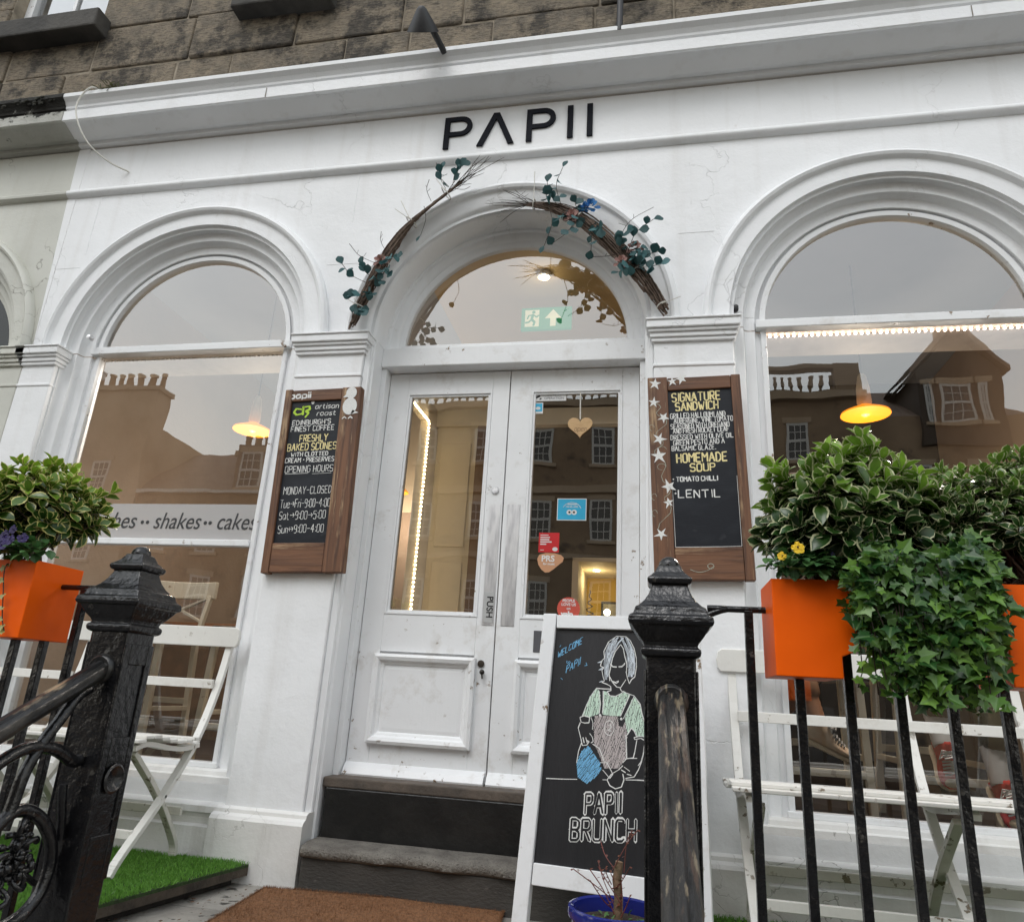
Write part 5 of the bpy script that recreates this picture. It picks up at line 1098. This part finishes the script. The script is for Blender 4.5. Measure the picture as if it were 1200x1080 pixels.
# ================================================================== small things on the facade
def spot(label, x, tip, y1, out=False):
    t = thing('sign_spotlight', label, 'spotlight', (x, -.22, 4.12), 'spotlights on the cornice')
    MB().tube([(x, -.225, 4.1), tip], .019, 10).build('stem', BLACKM, t, smooth=60)
    c = Vector(tip)+Vector((0, -.01, -.005))
    sh = MB().lathe([(.012, .018), (.02, .012), (.03, 0), (.092, -.105), (.094, -.112), (.09, -.112), (.026, -.006), (0, -.004)], (0, 0, 0), 22).build('shade', BLACKM, t, smooth=40); sh.rotation_euler = (R(52), 0, R(8)); sh.location = c-t.location
    MB().sphere(c+Vector((0, .045, -.035)), .02).build('lamp', pm('unlit_lamp', (.6, .6, .58), None, .2), t, smooth=180)
spot('black cone spotlight on a stem above the shop name, left of centre', -.44, (-.515, -.46, 4.175), 0)
spot('black stem of a second spotlight rising from the cornice right of centre', .612, (.625, -.27, 4.8), 0)
cb = MB().tube(spline([(-2.86, -.1, 4.165), (-2.9, -.245, 4.15), (-2.975, -.255, 4.03), (-2.955, -.24, 3.89), (-2.88, -.18, 3.74), (-2.78, -.09, 3.66), (-2.68, -.005, 3.635)], 8), .0055, 8).build('loose_cable', TIE, None, smooth=60); tag(cb, 'loose white cable looping down from the cornice at its left end', 'cable')
wd = MB(); rs = random.Random(31)
for k in range(90):
    p = Vector((-2.79+rs.gauss(0, .045), -.2+rs.gauss(0, .02), 4.145)); d = Vector((rs.gauss(0, .5), rs.gauss(-.3, .4), rs.uniform(-.2, .9))); leaf(wd, p, d, (0, 0, 1), rs.uniform(.02, .06), .004, rs.random(), .2, .5, 3)
tag(wd.build('weed_tuft', m_leaf('dull_moss', (.06, .07, .02), None, (.12, .11, .04)), None), 'small weed tuft growing on the cornice beside the loose cable', 'weed')
for x, lb in ((-2.66, 'left'), (1.215, 'right')):
    hk = MB().lathe([(.016, 0), (.016, .012), (.01, .02), (.013, .034), (0, .036)], (0, 0, 0), 12).build('wall_fixing', BLACKM if lb == 'right' else STEEL, None, smooth=50); hk.rotation_euler = (R(90), 0, 0); hk.location = (x, .037, 2.395); tag(hk, 'small metal wall fixing on the arch above the %s window capital' % lb, 'fixing')
# ================================================================== interior things
def area(name, loc, sx, sy, e, col, rot=(0, 0, 0), par=None):
    l = bpy.data.lights.new(name, 'AREA'); l.shape = 'RECTANGLE'; l.size = sx; l.size_y = sy; l.energy = e; l.color = col; o = bpy.data.objects.new(name, l); COL.objects.link(o); o.location = loc; o.rotation_euler = rot
    if par: o.parent = par; o.location = Vector(loc)-par.location
    return o
def point(name, loc, e, col, r, par=None):
    l = bpy.data.lights.new(name, 'POINT'); l.energy = e; l.color = col; l.shadow_soft_size = r; o = bpy.data.objects.new(name, l); COL.objects.link(o); o.location = loc
    if par: o.parent = par; o.location = Vector(loc)-par.location
    return o
def ledstrip(label, pts, mat, step, e, ar=None):
    t = thing('light_string', label, 'light string', tuple(pts[0]), 'warm light strings'); P0 = [Vector(p) for p in pts]; m = MB(); w_ = MB(); w_.tube(P0, .003, 6)
    for a, b in zip(P0, P0[1:]):
        n = max(1, int((b-a).length/step))
        for k in range(n): m.sphere(a.lerp(b, (k+.5)/n), .0075, 8, 5)
    w_.build('cable', TIE, t); bl = m.build('light_beads', mat, t, smooth=180); tag(bl, kind='stuff')
    if ar: area('strip_fill', *ar, par=t)
ledstrip('row of warm light beads along the top of the right window', [(1.36, .2, 2.318), (2.64, .2, 2.318)], LEDP, .03, 1, ((2, .24, 2.29), .9, .03, 30, (1, .9, .82), (R(-8), 0, 0)))
ledstrip('row of unlit light beads along the top of the left window', [(-2.64, .2, 2.318), (-1.36, .2, 2.318)], pm('unlit_led_bead', (.75, .7, .62)), .03, 1, ((-2, .24, 2.29), .8, .03, 13, (1, .9, .82), (R(-8), 0, 0)))  # beads give no light; area lamp added to brighten the left interior
ledstrip('string of warm light beads edging the cream lobby frame behind the left door', [(-.635, .32, 2.075), (-.635, .735, 2.075), (-.635, .735, .05)], LEDM, .026, 1, ((-.6, .73, 1.2), .04, 1.9, .7, (1, .78, .5), (R(90), 0, R(140))))
def pendant(label, x, y, z, r):
    t = thing('pendant_lamp', label, 'pendant lamp', (x, y, z), 'glowing pendant lamps')
    SH = pm('copper_shade', (.8, .4, .05), (.7, .33, .04), .35, 5); m, nt, p, v = newmat('glowing_shade'); p.inputs['Base Color'].default_value = (.5, .16, .01, 1); p.inputs['Emission Color'].default_value = (1, .27, .0, 1); p.inputs['Emission Strength'].default_value = .85
    MB().lathe([(r, 0), (r*.98, .012), (r*.6, .04), (r*.22, .066), (r*.2, .07), (r*.58, .036), (r*.95, .008)], (x, y, z), 36).build('shade', m, t, smooth=50)
    MB().lathe([(r*.2, .066), (r*.3, .085), (r*.27, .2), (r*.18, .28), (r*.1, .3), (0, .3)], (x, y, z), 20).build('lamp_neck', pm('pale_fabric_neck', (.8, .76, .68)), t, smooth=50)
    MB().sphere((x, y, z+.02), .034, 12, 8).build('bulb', emis('pendant_bulb', (1, .5, .06), 3), t, smooth=180); MB().tube([(x, y, z+.29), (x, y, 3.5)], .005, 6).build('cord', BLACKM, t)
    point('pendant_glow', (x, y, z-.3), 14, (1, .78, .55), .05, t)
pendant('glowing orange pendant lamp behind the left window', -2.32, 1.4, 2.29, .15); pendant('glowing orange pendant lamp behind the right window', 2.19, 1.4, 2.34, .155); pendant('glowing orange pendant lamp glimpsed through the left door pane', -1.72, 3.2, 2.3, .085)
# emergency exit sign
ex = thing('exit_sign', 'green and white emergency exit sign with a running figure and an up arrow', 'exit sign', (-.04, 1.6, 3.2)); GE = emis('exit_sign_green', (.01, .2, .09), .4); GW = emis('exit_sign_white', (.55, .55, .38), .35)
MB().box(-.245, .16, 1.6, 1.63, 3.2, 3.395).build('sign_panel', GE, ex); Y = 1.5985
def pf(m, pts): m.add([(a, Y, b) for a, b in pts], [tuple(range(len(pts)))])
m = MB(); pf(m, [(-.215, 3.225), (-.1, 3.225), (-.1, 3.375), (-.215, 3.375)]); pf(m, [(-.01, 3.225), (.035, 3.225), (.035, 3.305), (-.01, 3.305)]); pf(m, [(-.055, 3.295), (.08, 3.295), (.0125, 3.375)]); m.build('symbol', GW, ex)
Y = 1.5975; m = MB(); disc(m, -.145, 3.355, .014, .014, Y); ribbon(m, [(-.15, 3.335), (-.16, 3.29), (-.135, 3.265), (-.145, 3.235)], .018, Y); ribbon(m, [(-.16, 3.29), (-.185, 3.265), (-.21, 3.262)], .016, Y); ribbon(m, [(-.15, 3.33), (-.12, 3.31), (-.105, 3.325)], .013, Y); ribbon(m, [(-.15, 3.33), (-.185, 3.325), (-.195, 3.295)], .013, Y); m.build('running_figure', GE, ex)
cs = thing('ceiling_spotlight', 'bright ceiling spotlight seen through the fanlight', 'spotlight', (-.02, 1.27, 3.46)); MB().lathe([(.05, .04), (.05, 0), (.042, 0), (.04, .01), (0, .01)], (-.02, 1.27, 3.46), 20).build('housing', TIE, cs); MB().sphere((-.02, 1.27, 3.468), .036, 12, 8, (1, 1, .6)).build('lamp', emis('spot_glow', (1, .88, .62), 8), cs, smooth=180); point('spot_light', (-.02, 1.27, 3.4), .5, (1, .8, .5), .04, cs)
# high chairs
HC = m_chippaint('ivory_chair_paint', (.74, .68, .56), (.3, .2, .12), .62, 14)
def high_chair(x, y, label):
    t = thing('high_chair', label, 'chair', (x, y, -.025), 'ivory high chairs inside the windows'); z = -.025
    for sx in (-1, 1):
        MB().bar((x+sx*.19, y-.19, z), (x+sx*.175, y-.165, z+.67), .034, .034).build('leg', HC, t, bevel=.003); MB().bar((x+sx*.19, y+.2, z), (x+sx*.175, y+.17, z+.67), .034, .034).build('leg', HC, t, bevel=.003)
        MB().bar((x+sx*.175, y+.17, z+.67), (x+sx*.19, y+.22, z+.95), .032, .026).build('back_post', HC, t, bevel=.003); MB().bar((x+sx*.186, y-.18, z+.26), (x+sx*.186, y+.19, z+.26), .026, .026).build('stretcher', HC, t, bevel=.003)
    for yy, zz in ((-.185, .19), (.195, .3)): MB().bar((x-.186, y+yy, z+zz), (x+.186, y+yy, z+zz), .026, .034).build('stretcher', HC, t, bevel=.003)
    MB().box(x-.2, x+.2, y-.19, y+.19, z+.64, z+.7).build('seat_frame', HC, t, bevel=.004); MB().box(x-.205, x+.205, y-.2, y+.19, z+.7, z+.735).build('seat_pad', pm('black_seat_pad', (.02, .02, .022), None, .5), t, bevel=.012)
    m = MB(); n = 8
    pr = [(x-.22+.44*k/n, y+.22+.05*math.sin(math.pi*k/n)) for k in range(n+1)]
    for (a, b), (c, d) in zip(pr, pr[1:]): m.bar((a-.001, b, z+.985), (c+.001, d, z+.985), .03, .11)
    m.build('top_rail', HC, t, bevel=.006); MB().bar((x-.17, y+.2, z+.78), (x+.17, y+.215, z+.93), .03, .012).build('cross_brace', HC, t); MB().bar((x+.17, y+.198, z+.78), (x-.17, y+.208, z+.93), .03, .012).build('cross_brace', HC, t); return t
high_chair(-2.23, .62, 'ivory high chair behind the left window, further from the door'); high_chair(-1.52, .62, 'ivory high chair behind the left window, nearer the door')
high_chair(1.56, .56, 'ivory high chair under the seated person with a beige shoe'); high_chair(2.08, .58, 'ivory high chair under the seated person with red high top shoes')
bk = thing('bookcase', 'dark brown cluttered sideboard behind the left window', 'sideboard', (-2.6, 2.4, -.025))
MB().box(-3.38, -1.3, 2.2, 2.7, -.025, .82).build('carcass', pm('dark_brown_timber', (.09, .045, .025), (.05, .028, .018), .6, 8, st=(4, 4, 1)), bk); MB().box(-3.38, -1.28, 2.17, 2.72, .82, .86).build('worktop', pm('terracotta_worktop', (.3, .13, .06)), bk, bevel=.004)
for k in range(4): MB().box(-3.3+.5*k, -2.88+.5*k, 2.19, 2.2, .08, .74).build('door', pm('brown_panel', (.13, .065, .035), (.07, .04, .025), .6, 10), bk, bevel=.003)
# window tables
for x0, x1, nm in ((-2.75, -1.25, 'left'), (1.25, 2.75, 'right')):
    if nm == 'left': continue
    t = thing('side_table', 'dark low table with a pale folded newspaper behind the right window', 'table', (2.0, 1.7, -.025)); MB().box(1.5, 2.9, 1.5, 2.1, .66, .7).build('tabletop', pm('dark_table', (.05, .03, .02)), t, bevel=.005)
    for a in (1.55, 2.85):
        for b in (1.55, 2.05): MB().box(a-.025, a+.025, b-.025, b+.025, -.025, .66).build('leg', pm('dark_table_leg', (.05, .03, .02)), t)
npb = MB().box(1.86, 2.04, .96, .98, .2, .36).build('hanging_notice', pm('grey_paper', (.3, .31, .34), (.22, .23, .26), .8, 30), None); tag(npb, 'pale grey notice low down between the seated people', 'notice')
# things in the lit niche
pic = thing('picture', 'dark framed picture on the yellow niche wall', 'picture', (.42, 4.59, 1.25)); MB().box(.22, .62, 4.575, 4.595, 1.1, 1.46).build('frame', BLACKM, pic); MB().box(.245, .595, 4.57, 4.58, 1.125, 1.435).build('print', pm('grey_print_art', (.2, .19, .17), (.42, .4, .34), .8, 6), pic)
xt = thing('wire_tree', 'dark wire cone tree standing in the yellow niche', 'ornament', (.08, 4.3, .9)); m = MB(); zz = [(.11*(1-k/40)*math.cos(k*1.3), .11*(1-k/40)*math.sin(k*1.3), k/40*.62) for k in range(41)]; m.tube([(.12+a, 4.3+b, .92+c) for a, b, c in zz], .006, 5); m.build('wire_spiral', BLACKM, xt)
nl = thing('niche_lamp', 'small round lamp glowing in the yellow niche', 'lamp', (.3, 4.35, 1.2)); MB().sphere((.3, 4.35, 1.32), .035, 12, 8).build('bulb', emis('niche_bulb', (1, .9, .6), 8), nl, smooth=180); MB().tube([(.3, 4.35, .93), (.3, 4.35, 1.29)], .008, 8).build('stem', BLACKM, nl)
dn = thing('niche_downlight', 'small bright downlight in the niche ceiling', 'spotlight', (.2, 4.1, 1.7)); MB().lathe([(.035, 0), (.0, -.004)], (.2, 4.1, 1.715), 14).build('lens', emis('downlight_glow', (1, .85, .5), 25), dn); point('downlight', (.2, 4.1, 1.6), 1.6, (1, .75, .35), .03, dn)
ctr = thing('counter', 'dark counter below the yellow niche', 'counter', (.6, 4, 0)); MB().box(-.1, 1.5, 3.7, 4.55, -.02, .86).build('body', pm('dark_counter', (.04, .03, .025)), ctr); MB().box(-.12, 1.52, 3.68, 4.57, .86, .9).build('worktop', pm('wood_worktop', (.25, .14, .06)), ctr, bevel=.004)
# ================================================================== people seated inside the right window
SKIN = pm('skin', (.42, .24, .16), (.38, .21, .14), .55, 6)
def skin_mesh(name, V, E, mat, par, sub=2):
    me = bpy.data.meshes.new(name); me.from_pydata([v[:3] for v in V], E, []); o = bpy.data.objects.new(name, me); COL.objects.link(o); me.materials.append(mat)
    md = o.modifiers.new('skin', 'SKIN'); md.use_smooth_shade = True; lay = me.skin_vertices[0].data if me.skin_vertices else None
    if lay is None:
        bm = bmesh.new(); bm.from_mesh(me); bm.verts.layers.skin.verify(); bm.to_mesh(me); bm.free(); lay = me.skin_vertices[0].data
    for i, v in enumerate(V): r = v[3] if isinstance(v[3], tuple) else (v[3], v[3]); lay[i].radius = r; lay[i].use_root = (i == 0)
    s = o.modifiers.new('sub', 'SUBSURF'); s.levels = s.render_levels = sub
    if par: o.parent = par; o.location = -par.location
    return o
def shoe(par, toe, fwd, up, L, canvas, sole, lace, collar=.09):
    f = Vector(fwd).normalized(); u = Vector(up); u = (u-f*u.dot(f)).normalized(); r = f.cross(u); toe = Vector(toe); heel = toe-f*L
    sec = [(0, .026, .06), (.12, .034, .075+collar*.6), (.28, .035, .08+collar*.75), (.42, .036, .085+collar*.3), (.55, .04, .075), (.72, .046, .058), (.86, .045, .05), (.95, .036, .042), (1, .018, .03)]
    m = MB(); so = MB(); n = 10
    for mm, lo, kx in ((m, .02, 1.), (so, 0, 1.1)):
        vs = []
        for v, w, h in sec:
            for k in range(n):
                a = 2*math.pi*k/n; hh_ = h if mm is m else .024; vs.append(heel+f*(v*L)+r*(w*kx*math.cos(a))+u*(lo+(hh_-lo)*(.5+.5*math.sin(a))))
        fs = [(i*n+k, i*n+(k+1) % n, (i+1)*n+(k+1) % n, (i+1)*n+k) for i in range(len(sec)-1) for k in range(n)]+[tuple(range(n)), tuple(range(len(sec)*n-1, (len(sec)-1)*n-1, -1))]; mm.add(vs, fs)
    a = fixn(m.build('shoe', canvas, par, smooth=180)); b = fixn(so.build('sole', sole, a, smooth=60))
    MB().sphere(heel+f*(L*.9)+u*.034, .034, 10, 7, (1, 1, .6)).build('toe_cap', sole, a, smooth=180)
    lm = MB()
    for k in range(6):
        q = heel+f*L*(.44+.055*k)+u*(.098-.008*k if k > 1 else .112); lm.tube([q-r*.027, q+u*.006, q+r*.027], .0045, 5); lm.tube([q-r*.025, q+f*.012+u*.006, q+r*.025+f*.014], .004, 5)
    for s in (-1, 1): q = heel+f*L*.42+u*.118; lm.tube([q, q+r*.03*s+u*.012-f*.0, q+r*.04*s-u*.02+f*.02, q+r*.01*s+f*.01], .004, 5)
    lm.build('laces', lace, a); return a
def person(label, x, y, trous, top, feet, canvas, sole, lace, sock, hair, lean=0):
    t = thing('person', label, 'person', (x, y, -.025)); sz = .80
    B = [(x, y+.02, sz+.02, (.15, .11)), (x, y+.03, sz+.2, (.11, .08)), (x, y+.005, sz+.47, (.14, .075)), (x, y-.015, sz+.555, .07), (x, y-.035, sz+.62, .056), (x, y-.06, sz+.69, (.078, .095)), (x, y-.05, sz+.77, (.082, .098))]; E_ = [(0, 1), (1, 2), (2, 3), (3, 4), (4, 5), (5, 6)]; T = []; legs = []
    for s, (ft, fw, up_, L, kn) in zip((-1, 1), feet):
        ank = Vector(ft)-Vector(fw).normalized()*L*.8+Vector(up_)*.12; k = Vector(kn); b0 = len(B); B += [(x+s*.1, y-.06, sz, .088), (k.x, k.y, k.z, .062), (*(k*.55+ank*.45+Vector((0, .012, 0))), .046), (*ank, .03)]; E_ += [(0, b0), (b0, b0+1), (b0+1, b0+2), (b0+2, b0+3)]; legs.append((Vector((x+s*.1, y-.06, sz)), k, ank))
        b0 = len(B); B += [(x+s*.19, y-.01, sz+.5, .06), (x+s*.26, y-.07, sz+.18, .045), (x+s*.16, y-.28, sz+.16, .036), (x+s*.11, y-.35, sz+.17, .03)]; E_ += [(2, b0), (b0, b0+1), (b0+1, b0+2), (b0+2, b0+3)]
        hd = Vector((x+s*.11, y-.35, sz+.17)); 
        for q in range(5):
            fi = len(B); o_ = (-.03+.015*q)*1; B += [(hd.x+o_*.7, hd.y-.05, hd.z, .009), (hd.x+o_*.8, hd.y-.08-.01*(2-abs(q-2)), hd.z-.02, .008)] if q < 4 else [(hd.x-s*.035, hd.y-.03, hd.z+.01, .01), (hd.x-s*.045, hd.y-.055, hd.z, .008)]; E_ += [(b0+3, fi), (fi, fi+1)]
    skin_mesh('body', B, E_, SKIN, t)
    V = [(x, y+.02, sz+.03, (.165, .125))]; E2 = []
    for a, k, an in legs: b0 = len(V); e = k.lerp(an, .84); V += [(*a, .1), (*k, .076), (*e, .066)]; E2 += [(0, b0), (b0, b0+1), (b0+1, b0+2)]
    skin_mesh('trousers', V, E2, trous, t)
    V = [(x, y+.02, sz-.02, (.15, .115)), (x, y+.03, sz+.1, (.165, .125)), (x, y+.03, sz+.22, (.15, .115)), (x, y, sz+.47, (.185, .12)), (x, y-.012, sz+.56, .084), (x, y-.025, sz+.59, .07)]; E3 = [(0, 1), (1, 2), (2, 3), (3, 4), (4, 5)]
    for s in (-1, 1): b0 = len(V); V += [(x+s*.19, y-.01, sz+.5, .078), (x+s*.262, y-.07, sz+.18, .056), (x+s*.17, y-.26, sz+.162, .046)]; E3 += [(3, b0), (b0, b0+1), (b0+1, b0+2)]
    skin_mesh('jumper', V, E3, top, t)
    h = Vector((x, y-.055, sz+.73)); MB().sphere(h+Vector((0, .05, .055)), .112, 18, 12, (.88, 1.0, .98)).sphere(h+Vector((0, .06, -.03)), .085, 14, 9, (1.0, .8, 1.3)).build('hair', hair, t, smooth=180)
    f = MB(); [f.sphere(h+Vector((s*.032, -.086, .0)), .011, 8, 6) for s in (-1, 1)]; f.build('eyes', pm('eye', (.6, .6, .58), None, .2), t, smooth=180); MB().sphere(h+Vector((0, -.105, -.03)), .014, 8, 6, (.8, 1, 1.5)).build('nose', SKIN, t, smooth=180); MB().sphere(h+Vector((0, -.092, -.068)), .02, 8, 6, (1.2, .4, .35)).build('mouth', pm('lips', (.35, .12, .1)), t, smooth=180)
    for s in (-1, 1): MB().sphere(h+Vector((s*.08, .01, -.02)), .022, 8, 6, (.4, .8, 1.3)).build('ear', SKIN, t, smooth=180)
    for (ft, fw, up_, L, kn), (a, k, an) in zip(feet, legs):
        ft = Vector(ft); shoe(t, ft, fw, up_, L, canvas, sole, lace); d = (k-an).normalized(); b = ft-Vector(fw).normalized()*L*.8+Vector(up_)*.1
        m = MB(); m.tube([b+d*(.012*q-.01) for q in range(14)], [.043+.0012*q+.0014*(q % 2) for q in range(14)], 16)
        m.build('sock', sock, t, smooth=60)
    return t
person('person seated inside the right window wearing a beige lace up shoe and brown trousers', 1.56, .66, pm('tan_trousers', (.28, .14, .07)), pm('brown_jumper', (.07, .05, .04)), [((1.66, .28, .215), (.9, -.22, -.36), (.3, -.3, 1), .24, (1.42, .4, .76)), ((1.3, .36, .235), (-.3, -.8, -.3), (0, -.3, 1), .24, (1.7, .4, .8))], pm('beige_suede', (.66, .52, .38), (.58, .38, .24), .8, 12), pm('cream_sole', (.72, .6, .42)), pm('grey_laces', (.35, .33, .3)), pm('tan_sock', (.34, .16, .08)), pm('dark_hair', (.03, .02, .015)))
RED = pm('red_canvas', (.7, .045, .035), (.6, .03, .03), .8, 30); IV = pm('ivory_rubber', (.72, .62, .44), (.6, .5, .34), .6, 30); LW_ = pm('white_laces', (.75, .75, .74))
person('person seated inside the right window wearing red canvas high tops and white socks', 2.1, .68, pm('olive_trousers', (.045, .043, .015)), pm('dark_jumper', (.03, .03, .035)), [((2.035, .24, .135), (.06, -.5, -.85), (0, -.85, .5), .2, (2.05, .4, .76)), ((2.255, .22, -.005), (.12, -.6, -.78), (0, -.78, .6), .2, (2.27, .4, .74))], RED, IV, LW_, pm('white_ribbed_sock', (.6, .6, .6)), pm('brown_hair', (.06, .03, .015)))
# ================================================================== street opposite (seen mirrored in the panes)
OY = -23.7; SAND = pm('brown_sandstone', (.30, .215, .14), (.22, .155, .10), .9, .6, .35, .65, bs=6, bd=.03, c=(.06, .05, .04), cs=1.4, clo=.58, chi=.72)
SAND2 = pm('pale_sandstone', (.46, .36, .26), (.38, .29, .2), .9, .7, bs=6, bd=.03); SLT = pm('slate_roof', (.24, .175, .13), (.18, .13, .1), .7, 1.2, bs=8, bd=.03, st=(1, 1, 4)); FRW = pm('white_sash', (.62, .62, .6)); DPN = pm('dark_window_glass', (.03, .035, .04), (.05, .055, .06), .08, .6); POT = pm('chimney_pot_clay', (.36, .25, .16), None, .8)
SX = lambda x: .789+(x-.789)*1.575
SZ = lambda z: .415+(z-.415)*1.575
def sash(par, x0, x1, z0, z1, y, deep=.14):
    f = MB().box(x0-.14, x1+.14, y-.01, y+.06, z1, z1+.22).box(x0-.14, x1+.14, y-.01, y+.12, z0-.14, z0); w_ = .09
    f.build('window_surround', SAND2, par); q = MB(); yb = y+.012
    q.box(x0, x0+w_, y, yb+.03, z0, z1).box(x1-w_, x1, y, yb+.03, z0, z1).box(x0+w_, x1-w_, y, yb+.03, z0, z0+w_).box(x0+w_, x1-w_, y, yb+.03, z1-w_, z1).box(x0+w_, x1-w_, y, yb+.035, (z0+z1)/2-.05, (z0+z1)/2+.05)
    for k in (1, 2): xx = x0+w_+(x1-x0-2*w_)*k/3; q.box(xx-.015, xx+.015, y, yb+.02, z0+w_, (z0+z1)/2-.05).box(xx-.015, xx+.015, y, yb+.02, (z0+z1)/2+.05, z1-w_)
    for zz in ((z0*3+z1)/4, (z0+z1*3)/4): q.box(x0+w_, x1-w_, y, yb+.0175, zz-.015, zz+.015)
    wq = q.build('window', FRW, par); wq.location = -par.location; MB().add([(x0, yb, z0), (x1, yb, z0), (x1, yb, z1), (x0, yb, z1)], [(3, 2, 1, 0)]).build('pane', DPN, wq)
def stack(par, x0, x1, y0, y1, z0, z1, n):
    c = MB().box(x0, x1, y0, y1, z0, z1).box(x0-.1, x1+.1, y0-.1, y1+.1, z1, z1+.22); o = c.build('chimney', SAND2, par)
    m = MB()
    for k in range(n): m.lathe([(.16, 0), (.15, .1), (.13, .75), (.17, .8), (.17, .88), (.12, .88)], (x0+.25+(x1-x0-.5)*k/max(1, n-1), (y0+y1)/2, z1+.22), 10)
    m.build('chimney_pots', POT, o, smooth=40)
A_ = thing('tenement', 'sandstone tenement with balustraded parapet across the street, mirrored in the door panes', 'building', (0, OY-4, BZ)); x0, x1 = -11.2, 8.75; zt = SZ(7.75)
MB().box(x0, x1, OY-9, OY, BZ, zt).build('wall', SAND, A_)
MB().box(x0-.1, x1+.1, OY-.2, OY+.3, zt, zt+.3).build('cornice', SAND2, A_); MB().box(x0, x1, OY-.1, OY+.12, SZ(5.42), SZ(5.42)+.3).build('string_course', SAND2, A_); MB().box(x0, x1, OY-.1, OY+.08, SZ(3.7), SZ(3.7)+.2).build('string_course', SAND2, A_)
zb = zt+.3; zp = SZ(8.72); bm_ = MB(); bm_.box(x0, x1, OY-.35, OY+.05, zb, zb+.14).box(x0, x1, OY-.38, OY+.08, zp-.2, zp)
for x in (x0, -4.6, 1.9, x1-1.0): bm_.box(x, x+1.0, OY-.4, OY+.1, zb, zp+.05)
bm_.build('parapet', SAND, A_); ba = MB(); x = x0+1.2
while x < x1-1.1:
    ba.lathe([(.09, 0), (.05, .1), (.05, .16), (.1, .3), (.06, .5), (.09, .62)], (x, OY-.15, zb+.14), 8); x += .36
tag(ba.build('balusters', SAND, A_, smooth=50), kind='stuff')
MB().box(x0+.01, x1-.01, OY, OY+.07, BZ, BZ+3.4).build('reflection_dark_band', pm('reflection_dark_stone', (.045, .037, .03), (.03, .025, .02), .8, 1), A_)  # dark band added so the lower panes mirror less light
for i in range(12):
    xc = SX(-2.07)+2.49*(i-3)
    if not x0+.8 < xc < x1-.8: continue
    for za, zb_ in ((6.23, 7.2), (4.22, 5.2), (2.2, 3.15)): sash(A_, xc-.42, xc+.42, SZ(za), SZ(zb_), OY)
    MB().box(xc-.6, xc+.6, OY+.07, OY+.1, BZ+.2, BZ+2.6).build('ground_window', DPN, A_)
Bb = thing('tenement', 'dark gabled tenement with a dormer across the street, mirrored in the right window', 'building', (11, OY-4, BZ))
MB().box(x1+.01, 14.3, OY-9, OY-.2, BZ, SZ(7.4)).build('wall', SAND, Bb)
xa, xb = SX(7.05), SX(8.95); xm = (xa+xb)/2; gb = MB(); gb.poly_y([(xa, SZ(6.6)), (xb, SZ(6.6)), (xb, SZ(8.5)), (xm, SZ(9.55)), (xa, SZ(8.5))], OY-2.5, OY); gb.build('gable', pm('dark_sandstone', (.07, .055, .045), (.05, .04, .033), .9, 1), Bb)
rf = MB(); rf.add([(xa-.25, OY+.25, SZ(8.4)), (xm, OY+.25, SZ(9.68)), (xm, OY-4, SZ(9.68)), (xa-.25, OY-4, SZ(8.4)), (xb+.25, OY+.25, SZ(8.4)), (xb+.25, OY-4, SZ(8.4)), (xa-.25, OY+.25, SZ(8.55)), (xm, OY+.25, SZ(9.83)), (xb+.25, OY+.25, SZ(8.55)), (xa-.25, OY-4, SZ(8.55)), (xm, OY-4, SZ(9.83)), (xb+.25, OY-4, SZ(8.55))], [(0, 1, 7, 6), (1, 4, 8, 7), (6, 7, 10, 9), (7, 8, 11, 10), (0, 3, 2, 1), (1, 2, 5, 4)]); rf.build('gable_roof', SLT, Bb)
MB().add([(x1, OY-.2, SZ(7.4)), (14.3, OY-.2, SZ(7.4)), (14.3, OY-4, SZ(9.0)), (x1, OY-4, SZ(9.0))], [(0, 1, 2, 3)]).build('roof', SLT, Bb)
for a, b in ((7.2, 7.42), (7.55, 8.3), (8.42, 8.64)): sash(Bb, SX(a)+.02, SX(b)-.02, SZ(7.15), SZ(8.15), OY)
for k in range(2):
    for za, zb_ in ((5.2, 6.1), (3.4, 4.4), (1.8, 2.7)): sash(Bb, 10.0+2.3*k, 10.9+2.3*k, SZ(za), SZ(zb_), OY-.2)
stack(Bb, SX(8.2), SX(8.7), OY-3, OY-2.2, SZ(8.5), SZ(9.9), 2)
Cc = thing('tenement', 'pale gabled tenement with chimneys across the street, mirrored in the left window', 'building', (-18, OY-4, BZ))
MB().box(-30, -22.3, OY-9, OY, BZ, SZ(7.5)).build('gable_wall', SAND2, Cc); stack(Cc, -26.2, -22.3, OY-1.0, OY, SZ(7.5), SZ(8.6), 7)
MB().box(-22.29, -11.21, OY-9, OY-.2, BZ, SZ(5.35)).build('wall', SAND, Cc); MB().box(-22.29, -11.21, OY-.3, OY+.05, SZ(5.35), SZ(5.45)).build('gutter', FRW, Cc)
MB().add([(-22.3, OY-.1, SZ(5.42)), (-11.2, OY-.1, SZ(5.42)), (-11.2, OY-3.6, SZ(7.3)), (-22.3, OY-3.6, SZ(7.3))], [(0, 1, 2, 3)]).build('roof', SLT, Cc)
stack(Cc, -19.1, -15.2, OY-3.4, OY-2.5, SZ(6.2), SZ(7.0), 8); MB().box(-17.7, -16.2, OY-2.6, OY-.4, SZ(5.45), SZ(6.85)).build('dormer', SLT, Cc); sash(Cc, -17.45, -16.45, SZ(5.6), SZ(6.65), OY-.4)
for k in range(4):
    for za, zb_ in ((3.7, 4.8), (2.0, 3.1)): sash(Cc, -21.4+2.6*k, -20.4+2.6*k, SZ(za), SZ(zb_), OY-.2)
for xx in (-24.8, -27.2):
    for za, zb_ in ((5.4, 6.3), (3.4, 4.4)): sash(Cc, xx, xx+.9, SZ(za), SZ(zb_), OY)
